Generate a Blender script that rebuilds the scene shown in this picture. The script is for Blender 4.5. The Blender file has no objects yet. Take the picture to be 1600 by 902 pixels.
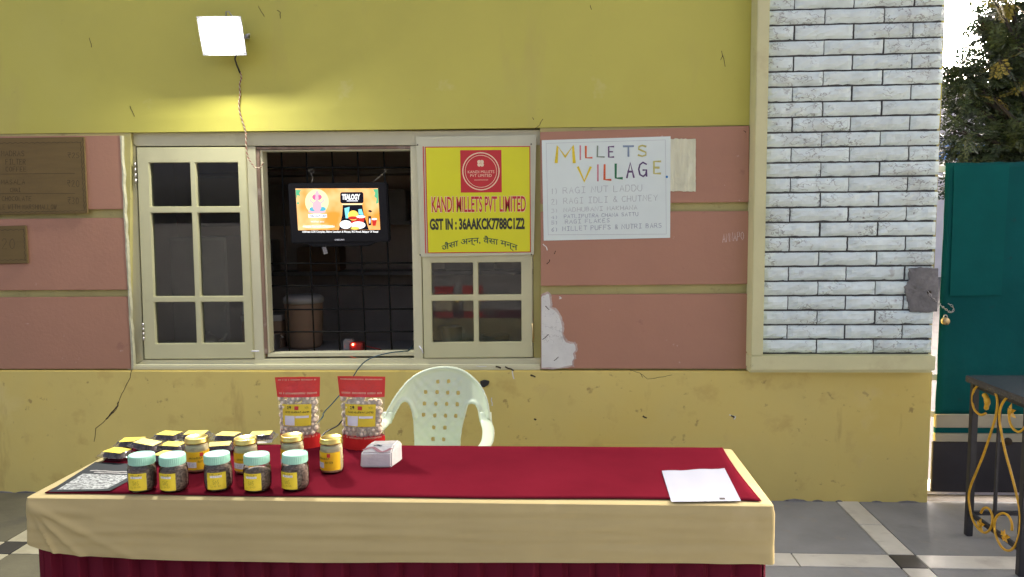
import bpy, bmesh, math, random
from mathutils import Vector, Matrix, noise
random.seed(11)
SC = bpy.context.scene
COL = SC.collection
R = math.radians

# ------------------------------------------------------------------ camera
CAM_H, CAM_D, FPX = 1.5, 4.016, 1200.0          # metres above floor, metres from the wall, focal length for a 1600 px wide frame
YAW, PITCH, ROLL = R(3.404), R(5.308), R(0.620)  # turned left, down, rolled
_f = Vector((-math.sin(YAW) * math.cos(PITCH), math.cos(YAW) * math.cos(PITCH), -math.sin(PITCH)))
_r = Vector((math.cos(YAW), math.sin(YAW), 0))
_d = _f.cross(_r)
CR = _r * math.cos(ROLL) + _d * math.sin(ROLL)
CD = _d * math.cos(ROLL) - _r * math.sin(ROLL)
CO = Vector((0, -CAM_D, CAM_H))
cam = bpy.data.objects.new('camera', bpy.data.cameras.new('camera'))
COL.objects.link(cam)
cam.matrix_world = Matrix(((CR.x, -CD.x, -_f.x, CO.x), (CR.y, -CD.y, -_f.y, CO.y), (CR.z, -CD.z, -_f.z, CO.z), (0, 0, 0, 1)))
cam.data.sensor_width = 36
cam.data.lens = FPX / 1600 * 36
cam.data.clip_start = 0.05
cam.data.clip_end = 3000
SC.camera = cam

# ------------------------------------------------------------------ sky, sun, exposure
SUN_EL, SUN_AZ = R(16), R(38)     # low sun behind the building to the right: the whole forecourt lies in its shade
world = bpy.data.worlds.new('World')
SC.world = world
world.use_nodes = True
wn, wl = world.node_tree.nodes, world.node_tree.links
bg = wn['Background']
sky = wn.new('ShaderNodeTexSky')
sky.sky_type = 'NISHITA'
sky.sun_disc = False
sky.sun_elevation = SUN_EL
sky.sun_rotation = SUN_AZ
sky.air_density = 0.12
sky.dust_density = 10.0
sky.ozone_density = 0.0
wl.new(sky.outputs[0], bg.inputs[0])
bg.inputs[1].default_value = 0.15
sun = bpy.data.objects.new('sun', bpy.data.lights.new('sun', 'SUN'))
COL.objects.link(sun)
sun.data.energy = 0.6
sun.data.angle = R(12)
sun.data.color = (1.0, 0.95, 0.88)
sun.rotation_euler = Vector((-math.sin(SUN_AZ) * math.cos(SUN_EL), -math.cos(SUN_AZ) * math.cos(SUN_EL), -math.sin(SUN_EL))).to_track_quat('-Z', 'Y').to_euler()
SC.view_settings.view_transform = 'Standard'
SC.view_settings.look = 'None'
SC.view_settings.exposure = 3.35
SC.view_settings.gamma = 1.0
SC.view_settings.use_curve_mapping = False
SC.render.engine = 'CYCLES'
cy = SC.cycles
cy.use_denoising = True
cy.adaptive_threshold = 0.02
cy.max_bounces = 6
cy.diffuse_bounces = 3
cy.glossy_bounces = 3
cy.transmission_bounces = 4
cy.transparent_max_bounces = 12
cy.caustics_reflective = False
cy.caustics_refractive = False
cy.sample_clamp_indirect = 4.0

# ------------------------------------------------------------------ surveying helpers: a sighting meets a plane of the place
def _ray(u, v):
    return CR * ((u - 800) / FPX) + CD * ((v - 451) / FPX) + _f
def W(u, v, Y=0.0):                      # plane parallel to the facade
    d = _ray(u, v); return CO + d * ((CAM_D + Y) / d.y)
def G(u, v, z=0.0):                      # horizontal plane
    d = _ray(u, v); return CO + d * ((z - CAM_H) / d.z)
def XP(u, v, X):                         # plane square to the facade
    d = _ray(u, v); return CO + d * (X / d.x)

# ------------------------------------------------------------------ object helpers
def link(name, me, parent=None, loc=None):
    o = bpy.data.objects.new(name, me)
    COL.objects.link(o)
    if parent: o.parent = parent
    if loc is not None: o.location = loc
    return o
def wloc(o):
    p = Vector((0, 0, 0))
    while o: p = p + o.location; o = o.parent
    return p
def thing(name, loc, label, cat, group=None):
    o = link(name, None, None, loc)
    return tag(o, label, cat, group)
def tag(o, label=None, cat=None, group=None, kind=None):
    if label: o['label'] = label
    if cat: o['category'] = cat
    if group: o['group'] = group
    if kind: o['kind'] = kind
    return o
def copy_tree(o, parent=None):
    c = o.copy(); COL.objects.link(c); c.parent = parent
    for ch in list(o.children): copy_tree(ch, c)
    return c

class MB:
    """collects world-space geometry, then becomes one mesh"""
    def __init__(s): s.v = []; s.f = []; s.sm = []
    def add(s, vs, fs, smooth=False):
        n = len(s.v); s.v += [Vector(p) for p in vs]
        s.f += [tuple(i + n for i in f) for f in fs]; s.sm += [smooth] * len(fs); return s
    def box(s, x0, x1, y0, y1, z0, z1):
        vs = [(x, y, z) for x in (x0, x1) for y in (y0, y1) for z in (z0, z1)]
        return s.add(vs, [(0, 1, 3, 2), (4, 6, 7, 5), (0, 4, 5, 1), (2, 3, 7, 6), (0, 2, 6, 4), (1, 5, 7, 3)])
    def loft(s, a, b, smooth=False):       # two outlines of equal count, caps both ends
        n = len(a)
        return s.add(list(a) + list(b), [tuple(range(n)), tuple(range(2 * n - 1, n - 1, -1))] +
                     [(i, i + n, (i + 1) % n + n, (i + 1) % n) for i in range(n)], smooth)
    def prism(s, pts, yf, yb):             # outline of (x, z)
        return s.loft([(x, yf, z) for x, z in pts], [(x, yb, z) for x, z in pts])
    def prism_px(s, pts, yf, yb):
        q = [W(u, v, yf) for u, v in pts]
        return s.loft(q, [(p.x, yb, p.z) for p in q])
    def tube(s, pts, r, seg=8, caps=True, flat=None):
        pts = [Vector(p) for p in pts]; n = len(pts)
        rr = r if isinstance(r, (list, tuple)) else [r] * n
        rings = []; up = None
        for i, p in enumerate(pts):
            t = (pts[min(i + 1, n - 1)] - pts[max(i - 1, 0)]).normalized()
            if up is None: up = Vector((0, 0, 1)) if abs(t.z) < .9 else Vector((1, 0, 0))
            a = t.cross(up)
            if a.length < 1e-6: a = t.cross(Vector((0, 1, 0)))
            a.normalize(); b = a.cross(t).normalized(); up = b
            w = rr[i] if not isinstance(rr[i], tuple) else rr[i][0]
            h = rr[i] if not isinstance(rr[i], tuple) else rr[i][1]
            rings.append([p + a * (math.cos(k * 2 * math.pi / seg) * w) + b * (math.sin(k * 2 * math.pi / seg) * h) for k in range(seg)])
        vs = [q for rg in rings for q in rg]
        fs = [(i * seg + k, i * seg + (k + 1) % seg, (i + 1) * seg + (k + 1) % seg, (i + 1) * seg + k) for i in range(n - 1) for k in range(seg)]
        if caps: fs += [tuple(range(seg - 1, -1, -1)), tuple((n - 1) * seg + k for k in range(seg))]
        return s.add(vs, fs, True)
    def lathe(s, c, prof, seg=32, rib=0, caps=True, smooth=True):
        c = Vector(c); vs = []; m = len(prof)
        for k in range(seg):
            a = k * 2 * math.pi / seg
            for j, q in enumerate(prof):
                r = q[0] + (rib if (len(q) > 2 and q[2] and k % 2) else 0)
                vs.append(c + Vector((math.cos(a) * r, math.sin(a) * r, q[1])))
        fs = [(k * m + j, ((k + 1) % seg) * m + j, ((k + 1) % seg) * m + j + 1, k * m + j + 1) for k in range(seg) for j in range(m - 1)]
        if caps: fs += [tuple(k * m for k in range(seg - 1, -1, -1)), tuple(k * m + m - 1 for k in range(seg))]
        return s.add(vs, fs, smooth)
    def ball(s, c, r, sub=1, squash=(1, 1, 1), jit=0):
        bm = bmesh.new(); bmesh.ops.create_icosphere(bm, subdivisions=sub, radius=1)
        vs = []
        for v in bm.verts:
            k = r * (1 + (random.random() - .5) * jit)
            vs.append(Vector(c) + Vector((v.co.x * k * squash[0], v.co.y * k * squash[1], v.co.z * k * squash[2])))
        bm.verts.index_update()
        s.add(vs, [tuple(v.index for v in f.verts) for f in bm.faces], True); bm.free(); return s
    def build(s, name, mat, parent=None, origin=None, bevel=0, recalc=True, smooth=None, seg=2):
        o0 = wloc(parent) if parent else Vector(origin or (0, 0, 0))
        me = bpy.data.meshes.new(name)
        me.from_pydata([p - o0 for p in s.v], [], s.f)
        me.polygons.foreach_set('use_smooth', [smooth if smooth is not None else x for x in s.sm])
        if recalc or bevel:
            bm = bmesh.new(); bm.from_mesh(me)
            if recalc: bmesh.ops.recalc_face_normals(bm, faces=bm.faces)
            if bevel:
                ed = [e for e in bm.edges if len(e.link_faces) == 2 and e.calc_face_angle(0) > R(30)]
                bmesh.ops.bevel(bm, geom=ed, offset=bevel, segments=seg, affect='EDGES', clamp_overlap=True)
            bm.to_mesh(me); bm.free()
        me.materials.append(MAT[mat] if isinstance(mat, str) else mat)
        o = link(name, me, parent, None if parent else o0)
        return o

# ------------------------------------------------------------------ materials
MAT = {}
def mat(name, col, rough=.6, var=.0, vscale=6., bump=0., bscale=80., metal=0., spec=.5, blots=(), coat=0., sheen=0., stretch=(1, 1, 1), emit=None, es=0., detail=4., rand=0., sub=0., veins=None):
    """Principled with fine colour drift (var), relief (bump) and blots = [(scale, lo, hi, colour, strength, stretch)]"""
    m = bpy.data.materials.new(name); m.use_nodes = True; MAT[name] = m
    nt = m.node_tree; N, L = nt.nodes, nt.links; b = N['Principled BSDF']
    b.inputs['Roughness'].default_value = rough; b.inputs['Metallic'].default_value = metal
    b.inputs['Specular IOR Level'].default_value = spec
    b.inputs['Coat Weight'].default_value = coat; b.inputs['Sheen Weight'].default_value = sheen
    if sub:
        b.inputs['Subsurface Weight'].default_value = sub; b.inputs['Subsurface Radius'].default_value = (.02, .015, .01); b.inputs['Subsurface Scale'].default_value = .5
    tc = N.new('ShaderNodeTexCoord'); vec = tc.outputs['Object']
    def mapped(st):
        mp = N.new('ShaderNodeMapping'); mp.inputs['Scale'].default_value = st; L.new(vec, mp.inputs[0]); return mp.outputs[0]
    def nz(scale, det=4., st=(1, 1, 1), rgh=.55):
        n = N.new('ShaderNodeTexNoise'); n.inputs['Scale'].default_value = scale; n.inputs['Detail'].default_value = det
        n.inputs['Roughness'].default_value = rgh; L.new(mapped(st), n.inputs['Vector']); return n.outputs['Fac']
    rgb = N.new('ShaderNodeRGB'); rgb.outputs[0].default_value = (*col, 1); out = rgb.outputs[0]
    if var:
        mr = N.new('ShaderNodeMapRange'); L.new(nz(vscale, detail, stretch), mr.inputs[0])
        mr.inputs[1].default_value = .3; mr.inputs[2].default_value = .7; mr.inputs[3].default_value = 1 - var; mr.inputs[4].default_value = 1 + var
        mx = N.new('ShaderNodeVectorMath'); mx.operation = 'SCALE'; L.new(out, mx.inputs[0]); L.new(mr.outputs[0], mx.inputs['Scale']); out = mx.outputs[0]
    if rand:
        oi = N.new('ShaderNodeObjectInfo'); mr = N.new('ShaderNodeMapRange'); L.new(oi.outputs['Random'], mr.inputs[0])
        mr.inputs[3].default_value = 1 - rand; mr.inputs[4].default_value = 1 + rand
        mx = N.new('ShaderNodeVectorMath'); mx.operation = 'SCALE'; L.new(out, mx.inputs[0]); L.new(mr.outputs[0], mx.inputs['Scale']); out = mx.outputs[0]
    for k, bl in enumerate(blots):
        sc_, lo, hi, c2, st_, stc = (list(bl) + [(1, 1, 1)])[:6]
        mr = N.new('ShaderNodeMapRange'); L.new(nz(sc_, 5., stc, .6), mr.inputs[0])
        mr.inputs[1].default_value = lo; mr.inputs[2].default_value = hi; mr.inputs[4].default_value = st_
        mx = N.new('ShaderNodeMix'); mx.data_type = 'RGBA'; L.new(mr.outputs[0], mx.inputs[0]); L.new(out, mx.inputs[6]); mx.inputs[7].default_value = (*c2, 1); out = mx.outputs[2]
    vein = None
    if veins:
        vs_, vw, vc, vst = veins
        m1 = N.new('ShaderNodeMath'); m1.operation = 'SUBTRACT'; L.new(nz(vs_, 3., (1, 1, 1.6), .6), m1.inputs[0]); m1.inputs[1].default_value = .5
        m2 = N.new('ShaderNodeMath'); m2.operation = 'ABSOLUTE'; L.new(m1.outputs[0], m2.inputs[0])
        mr = N.new('ShaderNodeMapRange'); L.new(m2.outputs[0], mr.inputs[0]); mr.inputs[1].default_value = 0; mr.inputs[2].default_value = vw; mr.inputs[3].default_value = vst; mr.inputs[4].default_value = 0
        gate_ = N.new('ShaderNodeMapRange'); L.new(nz(vs_ * .45, 2.), gate_.inputs[0]); gate_.inputs[1].default_value = .48; gate_.inputs[2].default_value = .56
        mm = N.new('ShaderNodeMath'); mm.operation = 'MULTIPLY'; L.new(mr.outputs[0], mm.inputs[0]); L.new(gate_.outputs[0], mm.inputs[1]); vein = mm.outputs[0]
        mx = N.new('ShaderNodeMix'); mx.data_type = 'RGBA'; L.new(vein, mx.inputs[0]); L.new(out, mx.inputs[6]); mx.inputs[7].default_value = (*vc, 1); out = mx.outputs[2]
    L.new(out, b.inputs['Base Color'])
    if bump:
        bp = N.new('ShaderNodeBump'); bp.inputs['Strength'].default_value = 1.; bp.inputs['Distance'].default_value = bump
        L.new(nz(bscale, 5., stretch), bp.inputs['Height']); L.new(bp.outputs[0], b.inputs['Normal'])
    if emit:
        b.inputs['Emission Color'].default_value = (*emit, 1); b.inputs['Emission Strength'].default_value = es
    return m
def glass(name, tint=(1, 1, 1), rough=.0, base=.04, haze=0.):
    m = bpy.data.materials.new(name); m.use_nodes = True; MAT[name] = m
    N, L = m.node_tree.nodes, m.node_tree.links; N.remove(N['Principled BSDF'])
    tr = N.new('ShaderNodeBsdfTransparent'); tr.inputs[0].default_value = (*tint, 1)
    gl = N.new('ShaderNodeBsdfGlossy'); gl.inputs['Roughness'].default_value = rough
    fr = N.new('ShaderNodeFresnel'); fr.inputs[0].default_value = 1.45
    mx = N.new('ShaderNodeMixShader'); L.new(fr.outputs[0], mx.inputs[0]); L.new(tr.outputs[0], mx.inputs[1]); L.new(gl.outputs[0], mx.inputs[2])
    last = mx.outputs[0]
    if haze:
        df = N.new('ShaderNodeBsdfDiffuse'); df.inputs[0].default_value = (.8, .8, .78, 1)
        m2 = N.new('ShaderNodeMixShader'); m2.inputs[0].default_value = haze; L.new(last, m2.inputs[1]); L.new(df.outputs[0], m2.inputs[2]); last = m2.outputs[0]
    L.new(last, N['Material Output'].inputs[0]); return m
def emis(name, col, s=1.):
    m = bpy.data.materials.new(name); m.use_nodes = True; MAT[name] = m
    N, L = m.node_tree.nodes, m.node_tree.links; N.remove(N['Principled BSDF'])
    e = N.new('ShaderNodeEmission'); e.inputs[0].default_value = (*col, 1); e.inputs[1].default_value = s * (.15 if name.startswith('scr') else 1)
    L.new(e.outputs[0], N['Material Output'].inputs[0])
    if name != 'lamp_glow': m.cycles.emission_sampling = 'NONE'
    return m

BR = (.13, .075, .03)
mat('wall_yellow', (.52, .485, .085), .62, .05, 1.6, .0007, 16, blots=[(1.3, .56, .75, (.49, .43, .07), .5), (14, .68, .74, (.34, .28, .08), .3), (2.2, .56, .70, (.46, .39, .10), .55, (1.4, 1, .35)), (4, .64, .72, (.60, .57, .22), .45), (.6, .55, .75, (.54, .52, .13), .6)])
mat('wall_tan', (.68, .55, .155), .6, .06, 2.2, .0010, 14, blots=[(1.1, .5, .72, (.63, .48, .105), .7), (6, .57, .72, (.50, .34, .085), .55), (16, .65, .71, (.27, .16, .05), .6), (40, .70, .74, (.12, .08, .04), .6), (3.0, .62, .75, (.74, .63, .24), .6), (5, .64, .72, (.42, .28, .075), .5, (1, 1, .25))])
mat('pink', (.405, .203, .120), .55, .05, 2.5, .0009, 50, blots=[(1.5, .52, .74, (.37, .20, .11), .6), (26, .71, .74, (.62, .48, .42), .5), (9, .66, .74, (.27, .12, .085), .5)])
mat('groove', (.43, .39, .14), .6, .1, 5, .001, 60, blots=[(12, .6, .7, (.2, .14, .05), .5)])
mat('frame_paint', (.58, .56, .36), .42, .05, 5, .0006, 60, blots=[(5, .62, .74, (.42, .38, .22), .5), (30, .70, .74, (.25, .2, .12), .5)])
mat('sash_paint', (.54, .525, .30), .4, .04, 6, .0006, 50, blots=[(8, .66, .76, (.40, .36, .2), .45)])
mat('yellow_edge', (.42, .38, .12), .5, .06, 6, .0005, 50)
mat('old_wood', (.22, .14, .09), .7, .25, 6, .001, 60, stretch=(6, 6, .5), blots=[(9, .55, .68, (.45, .38, .3), .6)])
mat('pier_paint', (.60, .58, .30), .5, .05, 4, .0008, 50, blots=[(4, .6, .75, (.42, .36, .17), .5), (20, .68, .74, (.25, .19, .1), .4)])
mat('stone_white', (.69, .785, .72), .7, .09, 9, .006, 22, rand=.06, spec=.3, veins=(11, .016, (.20, .20, .17), .8), blots=[(5, .56, .72, (.50, .52, .46), .6), (13, .64, .70, (.36, .36, .31), .55), (45, .68, .73, (.16, .16, .13), .6)])
mat('mortar', (.065, .065, .06), .9, .2, 20, .002, 60)
mat('cement', (.19, .185, .17), .9, .3, 14, .005, 40, spec=.2, blots=[(9, .50, .68, (.36, .35, .32), .7), (22, .6, .7, (.10, .095, .085), .6)])
mat('white_plaster', (.70, .70, .61), .8, .07, 8, .003, 25, veins=(14, .010, (.25, .23, .18), .7), blots=[(18, .64, .72, (.45, .42, .34), .5)])
mat('edge_plaster', (.46, .45, .30), .8, .15, 30, .003, 40)
mat('primer', (.47, .36, .29), .85, .2, 30, .003, 40, blots=[(12, .5, .62, (.62, .55, .46), .7)])
mat('crack', (.05, .035, .018), .9)
mat('scratch', (.68, .58, .52), .8)
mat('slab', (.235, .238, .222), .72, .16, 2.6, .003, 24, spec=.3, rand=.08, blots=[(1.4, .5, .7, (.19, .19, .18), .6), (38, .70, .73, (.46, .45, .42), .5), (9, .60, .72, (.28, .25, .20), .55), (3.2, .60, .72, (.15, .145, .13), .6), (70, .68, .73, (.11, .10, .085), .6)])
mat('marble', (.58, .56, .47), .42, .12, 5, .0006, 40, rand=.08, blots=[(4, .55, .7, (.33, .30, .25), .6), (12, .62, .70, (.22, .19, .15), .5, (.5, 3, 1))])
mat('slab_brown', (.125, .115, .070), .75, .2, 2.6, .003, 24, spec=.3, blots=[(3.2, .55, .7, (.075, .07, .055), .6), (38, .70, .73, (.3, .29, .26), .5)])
mat('marble_tan', (.40, .37, .24), .6, .15, 5, .001, 40, blots=[(6, .55, .7, (.24, .21, .13), .6)])  # darker, yellower tone for the strips at the left end of the floor
mat('black_tile', (.035, .035, .036), .4, .2, 8, .0004, 40)
mat('grout', (.055, .045, .03), .95, .3, 14, .003, 60)
mat('asphalt', (.11, .105, .10), .9, .2, 4, .004, 60)
mat('room_wall', (.55, .48, .40), .8, .1, 3)
mat('room_floor', (.06, .05, .045), .7, .1, 3)
mat('counter', (.22, .21, .19), .45, .15, 6)
mat('iron', (.022, .022, .024), .5, .2, 20)
mat('bar', (.010, .009, .008), .7, .3, 30, spec=.15)
mat('cream', (.46, .375, .175), .85, .05, 4, .0009, 9, spec=.1, blots=[(3, .58, .75, (.60, .50, .28), .5)])
mat('maroon', (.115, .0085, .0165), .9, .12, 3.5, .0012, 18, spec=.0)
mat('skirt', (.115, .008, .02), .8, .12, 7, .0012, 30, spec=.1, stretch=(1, 1, .3))
mat('chair_plastic', (.68, .77, .55), .36, .04, 4, .0004, 50)
mat('mint', (.32, .62, .46), .38, .03, 9)
mat('gold', (.58, .45, .13), .3, .06, 20, metal=1.)
mat('label_yellow', (.80, .62, .03), .45, .04, 20)
mat('label_orange', (.86, .53, .015), .42, .04, 20)
mat('paper', (.31, .33, .38), .7, .02, 6, .0008, 9)
mat('white_print', (.78, .78, .76), .6)
mat('ink', (.03, .025, .02), .7)
mat('red_print', (.58, .035, .03), .5)
mat('red_foil', (.68, .03, .024), .34, .1, 12, .0016, 45, coat=.3)
mat('seeds', (.23, .165, .125), .7, .6, 170, .0016, 210, detail=1.)
mat('butter', (.90, .78, .44), .5, .08, 20, .0006, 40)
mat('puff', (.96, .82, .57), .8, .06, 2.5, rand=.08, blots=[(2.2, .64, .74, (.66, .46, .24), .5)])
mat('laddu', (.06, .028, .018), .55, .4, 160, .0015, 150)
mat('tissue_film', (.66, .66, .60), .45, .06, 20, .003, 30, coat=.2)
mat('tissue_print', (.42, .22, .22), .5)
mat('cardboard', (.155, .105, .033), .85, .07, 5, .0006, 90, stretch=(1, 1, 8))
mat('cardboard_dark', (.075, .052, .018), .85)
mat('poster_paper', (.70, .79, .70), .7, .03, 5, .001, 10)
mat('old_paper', (.66, .66, .44), .6, .14, 9, .004, 16, stretch=(5, 1, .5))
mat('pencil', (.46, .49, .46), .8)
mat('pencil_dark', (.33, .37, .40), .8)
for n_, c_ in dict(pen_yellow=(.72, .56, .02), pen_pink=(.62, .24, .26), pen_orange=(.66, .13, .03), pen_green=(.03, .19, .07), pen_sage=(.20, .26, .17), pen_purple=(.14, .08, .16), pen_plum=(.09, .05, .13), pen_steel=(.21, .29, .36), pen_olive=(.52, .49, .13), pen_blue=(.02, .18, .42)).items():
    mat(n_, c_, .75, .12, 60)
mat('banner_yellow', (.68, .67, .008), .34, .03, 3, .0012, 5)
mat('banner_red', (.52, .018, .02), .36)
mat('banner_pale', (.80, .62, .40), .4)
mat('banner_black', (.02, .022, .012), .4)
mat('banner_green', (.02, .07, .03), .4)
mat('banner_back', (.52, .52, .35), .3, .04, 6, .001, 8, coat=.2)
mat('screw', (.06, .055, .05), .5, metal=.6)
mat('tv_black', (.006, .006, .007), .5, spec=.2)
mat('wire_black', (.02, .02, .022), .5)
mat('wire_blue', (.012, .05, .065), .5)
mat('wire_red', (.25, .06, .04), .5)
mat('wire_white', (.50, .46, .30), .5)
mat('wire_steel', (.55, .5, .4), .45, metal=.5)
mat('lamp_body', (.30, .31, .32), .45, .05, 20)
mat('tarp', (.0025, .08, .074), .65, .12, 3, .004, 7, spec=.08, blots=[(2, .55, .75, (.003, .065, .06), .7), (14, .66, .74, (.02, .05, .05), .5)])
mat('tarp_patch', (.0025, .092, .082), .65, .1, 4, .003, 9, spec=.08)
mat('gate_beige', (.36, .33, .22), .55, .1, 5)
mat('gate_dark', (.014, .012, .015), .55, .3, 8)
mat('white_metal', (.68, .68, .70), .5, .08, 10)
mat('steel', (.5, .48, .44), .38, metal=.9)
mat('brass', (.55, .42, .2), .35, metal=.9)
mat('granite', (.05, .05, .055), .18, .5, 120)
mat('gilt', (.60, .33, .02), .45, .2, 40, .0006, 60, spec=.4)
mat('bark', (.03, .025, .02), .9, .3, 12, .01, 20)
mat('leaf', (.045, .070, .028), .5, .5, 2.2, blots=[(1.6, .60, .72, (.12, .15, .03), .6)])
mat('leaf_yellow', (.17, .15, .02), .55, .3, 3)
mat('far_wall', (.72, .72, .74), .8, .05, 2)
mat('far_blue', (.20, .38, .70), .7)
mat('far_glass', (.06, .08, .1), .2)
mat('box_tan', (.20, .13, .08), .8, .1, 6)
mat('red_plastic', (.30, .03, .02), .4)
mat('grey_plastic', (.25, .24, .22), .5)
glass('pane_glass', (.82, .84, .80), haze=.012)
glass('jar_glass', (.96, .97, .95))
glass('film', (.985, .985, .98), .3, haze=.07)
glass('clamshell', (.94, .94, .94), .06, haze=.04)

# ------------------------------------------------------------------ lettering helpers
_TXT = {}
def glyphs(body, bold=0.):
    """the word as flat triangles, scaled into the unit square (x right, y up)"""
    key = (body, bold)
    if key in _TXT: return _TXT[key]
    cu = bpy.data.curves.new('t', 'FONT'); cu.body = body; cu.size = 1; cu.offset = bold; cu.resolution_u = 3
    ob = bpy.data.objects.new('t', cu); COL.objects.link(ob)
    dg = bpy.context.evaluated_depsgraph_get(); dg.update()
    me = bpy.data.meshes.new_from_object(ob.evaluated_get(dg))
    vs = [v.co.copy() for v in me.vertices]; fs = [tuple(p.vertices) for p in me.polygons]
    bpy.data.objects.remove(ob); bpy.data.meshes.remove(me); bpy.data.curves.remove(cu)
    x0 = min(v.x for v in vs); x1 = max(v.x for v in vs); y0 = min(v.y for v in vs); y1 = max(v.y for v in vs)
    _TXT[key] = ([((v.x - x0) / (x1 - x0), (v.y - y0) / (y1 - y0)) for v in vs], fs)
    return _TXT[key]
def word(mb, body, box, fn, bold=0., bend=None):
    """box = (s0, t0, s1, t1), t downwards; fn(s, t) -> point"""
    vs, fs = glyphs(body, bold); s0, t0, s1, t1 = box
    pts = []
    for x, y in vs:
        s = s0 + (s1 - s0) * x; t = t1 + (t0 - t1) * y
        if bend: t += bend(x)
        pts.append(fn(s, t))
    return mb.add(pts, fs)
FONT = {  # hand-drawn capitals: strokes on a 0..1 grid, y down
 'A': ['0,1 .5,0 1,1', '.2,.62 .8,.62'], 'B': ['0,0 0,1 .7,1 .9,.75 .7,.5 0,.5', '0,0 .65,0 .85,.22 .65,.5'], 'C': ['.95,.12 .6,0 .2,.12 0,.5 .2,.88 .6,1 .95,.88'],
 'D': ['0,0 0,1 .6,1 .95,.7 .95,.3 .6,0 0,0'], 'E': ['.9,0 0,0 0,1 .9,1', '0,.5 .7,.5'], 'F': ['.9,0 0,0 0,1', '0,.48 .7,.48'],
 'G': ['.95,.12 .55,0 .15,.15 0,.5 .15,.88 .55,1 .9,.85 .95,.55 .55,.55', '.95,.55 .95,1'], 'H': ['0,0 0,1', '1,0 1,1', '0,.5 1,.5'], 'I': ['.5,0 .5,1', '.1,0 .9,0', '.1,1 .9,1'], 'i': ['.5,0 .5,1'],
 'K': ['0,0 0,1', '.9,0 0,.55 .9,1'], 'L': ['0,0 0,1 .9,1'], 'M': ['0,1 .08,0 .5,.65 .92,0 1,1'], 'N': ['0,1 0,0 1,1 1,0'],
 'O': ['.5,0 .1,.2 0,.5 .1,.8 .5,1 .9,.8 1,.5 .9,.2 .5,0'], 'P': ['0,1 0,0 .7,0 .9,.25 .7,.52 0,.52'], 'R': ['0,1 0,0 .7,0 .9,.25 .7,.5 0,.5', '.4,.5 .95,1'],
 'S': ['.9,.12 .5,0 .12,.12 .1,.35 .5,.5 .9,.65 .88,.88 .5,1 .05,.88'], 'T': ['0,0 1,0', '.5,0 .5,1'], 'U': ['0,0 0,.75 .25,1 .75,1 1,.75 1,0'], 'V': ['0,0 .5,1 1,0'],
 'W': ['0,0 .25,1 .5,.35 .75,1 1,0'], 'X': ['0,0 1,1', '1,0 0,1'], 'Y': ['0,0 .5,.5 1,0', '.5,.5 .5,1'], '&': ['1,1 .25,.3 .35,.05 .65,.05 .7,.28 .1,.7 .25,.98 .6,.95 .95,.6'],
 '1': ['.3,.15 .55,0 .55,1'], '2': ['.05,.2 .35,0 .75,.05 .85,.3 .05,1 .95,1'], '3': ['.1,.05 .7,.05 .85,.25 .45,.48 .9,.7 .7,.97 .05,.95'], '4': ['.7,1 .7,0 0,.7 1,.7'],
 '5': ['.85,0 .15,0 .1,.45 .6,.42 .9,.7 .6,1 .05,.93'], '6': ['.75,0 .2,.4 .08,.75 .4,1 .8,.85 .8,.6 .4,.5 .12,.7'], '0': ['.5,0 .12,.2 .05,.55 .2,.9 .5,1 .85,.85 .95,.5 .85,.15 .5,0'],
 ')': ['.2,0 .6,.25 .65,.65 .3,1'], '.': ['.4,.95 .55,.95'], '7': ['.05,0 .95,0 .4,1', '.25,.5 .8,.5'], '~': ['0,0 1,0', '0,.3 1,.3', '.1,0 .6,0 .75,.2 .6,.45 .1,.45 .8,1'], 'o': ['.5,.3 .1,.5 .1,.8 .5,1 .9,.8 .9,.5 .5,.3']}
def stroke(mb, pts, w, fn, lift=[0.]):
    """a pen line along (u, v) points in the sighting plane of fn; w in the same unit"""
    lift[0] = (lift[0] + .00003) % .0009
    pts = [Vector(p) for p in pts]; L_, R_ = [], []
    for i, p in enumerate(pts):
        t = pts[min(i + 1, len(pts) - 1)] - pts[max(i - 1, 0)]
        t = t.normalized() if t.length else Vector((1, 0)); n = Vector((-t.y, t.x)) * (w / 2 * random.uniform(.82, 1.15))
        e = t * (w * .3) * (-1 if i == 0 else 1 if i == len(pts) - 1 else 0)
        L_.append(p + n + e); R_.append(p - n + e)
    vs = [fn(q.x, q.y) + Vector((0, -lift[0], 0)) for q in L_ + R_]; k = len(pts)
    return mb.add(vs, [(i, i + 1, k + i + 1, k + i) for i in range(k - 1)])
def pen(mb, text, x0, y0, x1, y1, w, fn, slope=0., jit=.06, gap=.42, dy=0.):
    """hand lettering from (x0, y0) to (x1, y1) box"""
    n = sum(.55 if c == ' ' else (.45 if c in 'i.)1' else 1) for c in text) + gap * (len(text) - 1)
    cw = (x1 - x0) / n; x = x0
    for c in text:
        wd = .55 if c == ' ' else (.45 if c in 'i.)1' else 1)
        for st in FONT.get(c, []):
            pp = []
            for q in st.split():
                a, b = map(float, q.split(','))
                a += random.uniform(-jit, jit); b += random.uniform(-jit, jit) * .7
                px = x + a * cw * wd; pp.append((px, y0 + (y1 - y0) * b + slope * (px - x0)))
            stroke(mb, pp, w, fn)
        x += cw * (wd + gap)
    return mb
def bil(corners, Y):
    q = [W(u, v, Y) for u, v in corners]
    return lambda s, t, o=0.: (q[0] * (1 - s) + q[1] * s) * (1 - t) + (q[3] * (1 - s) + q[2] * s) * t + Vector((0, -o, 0))

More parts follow.
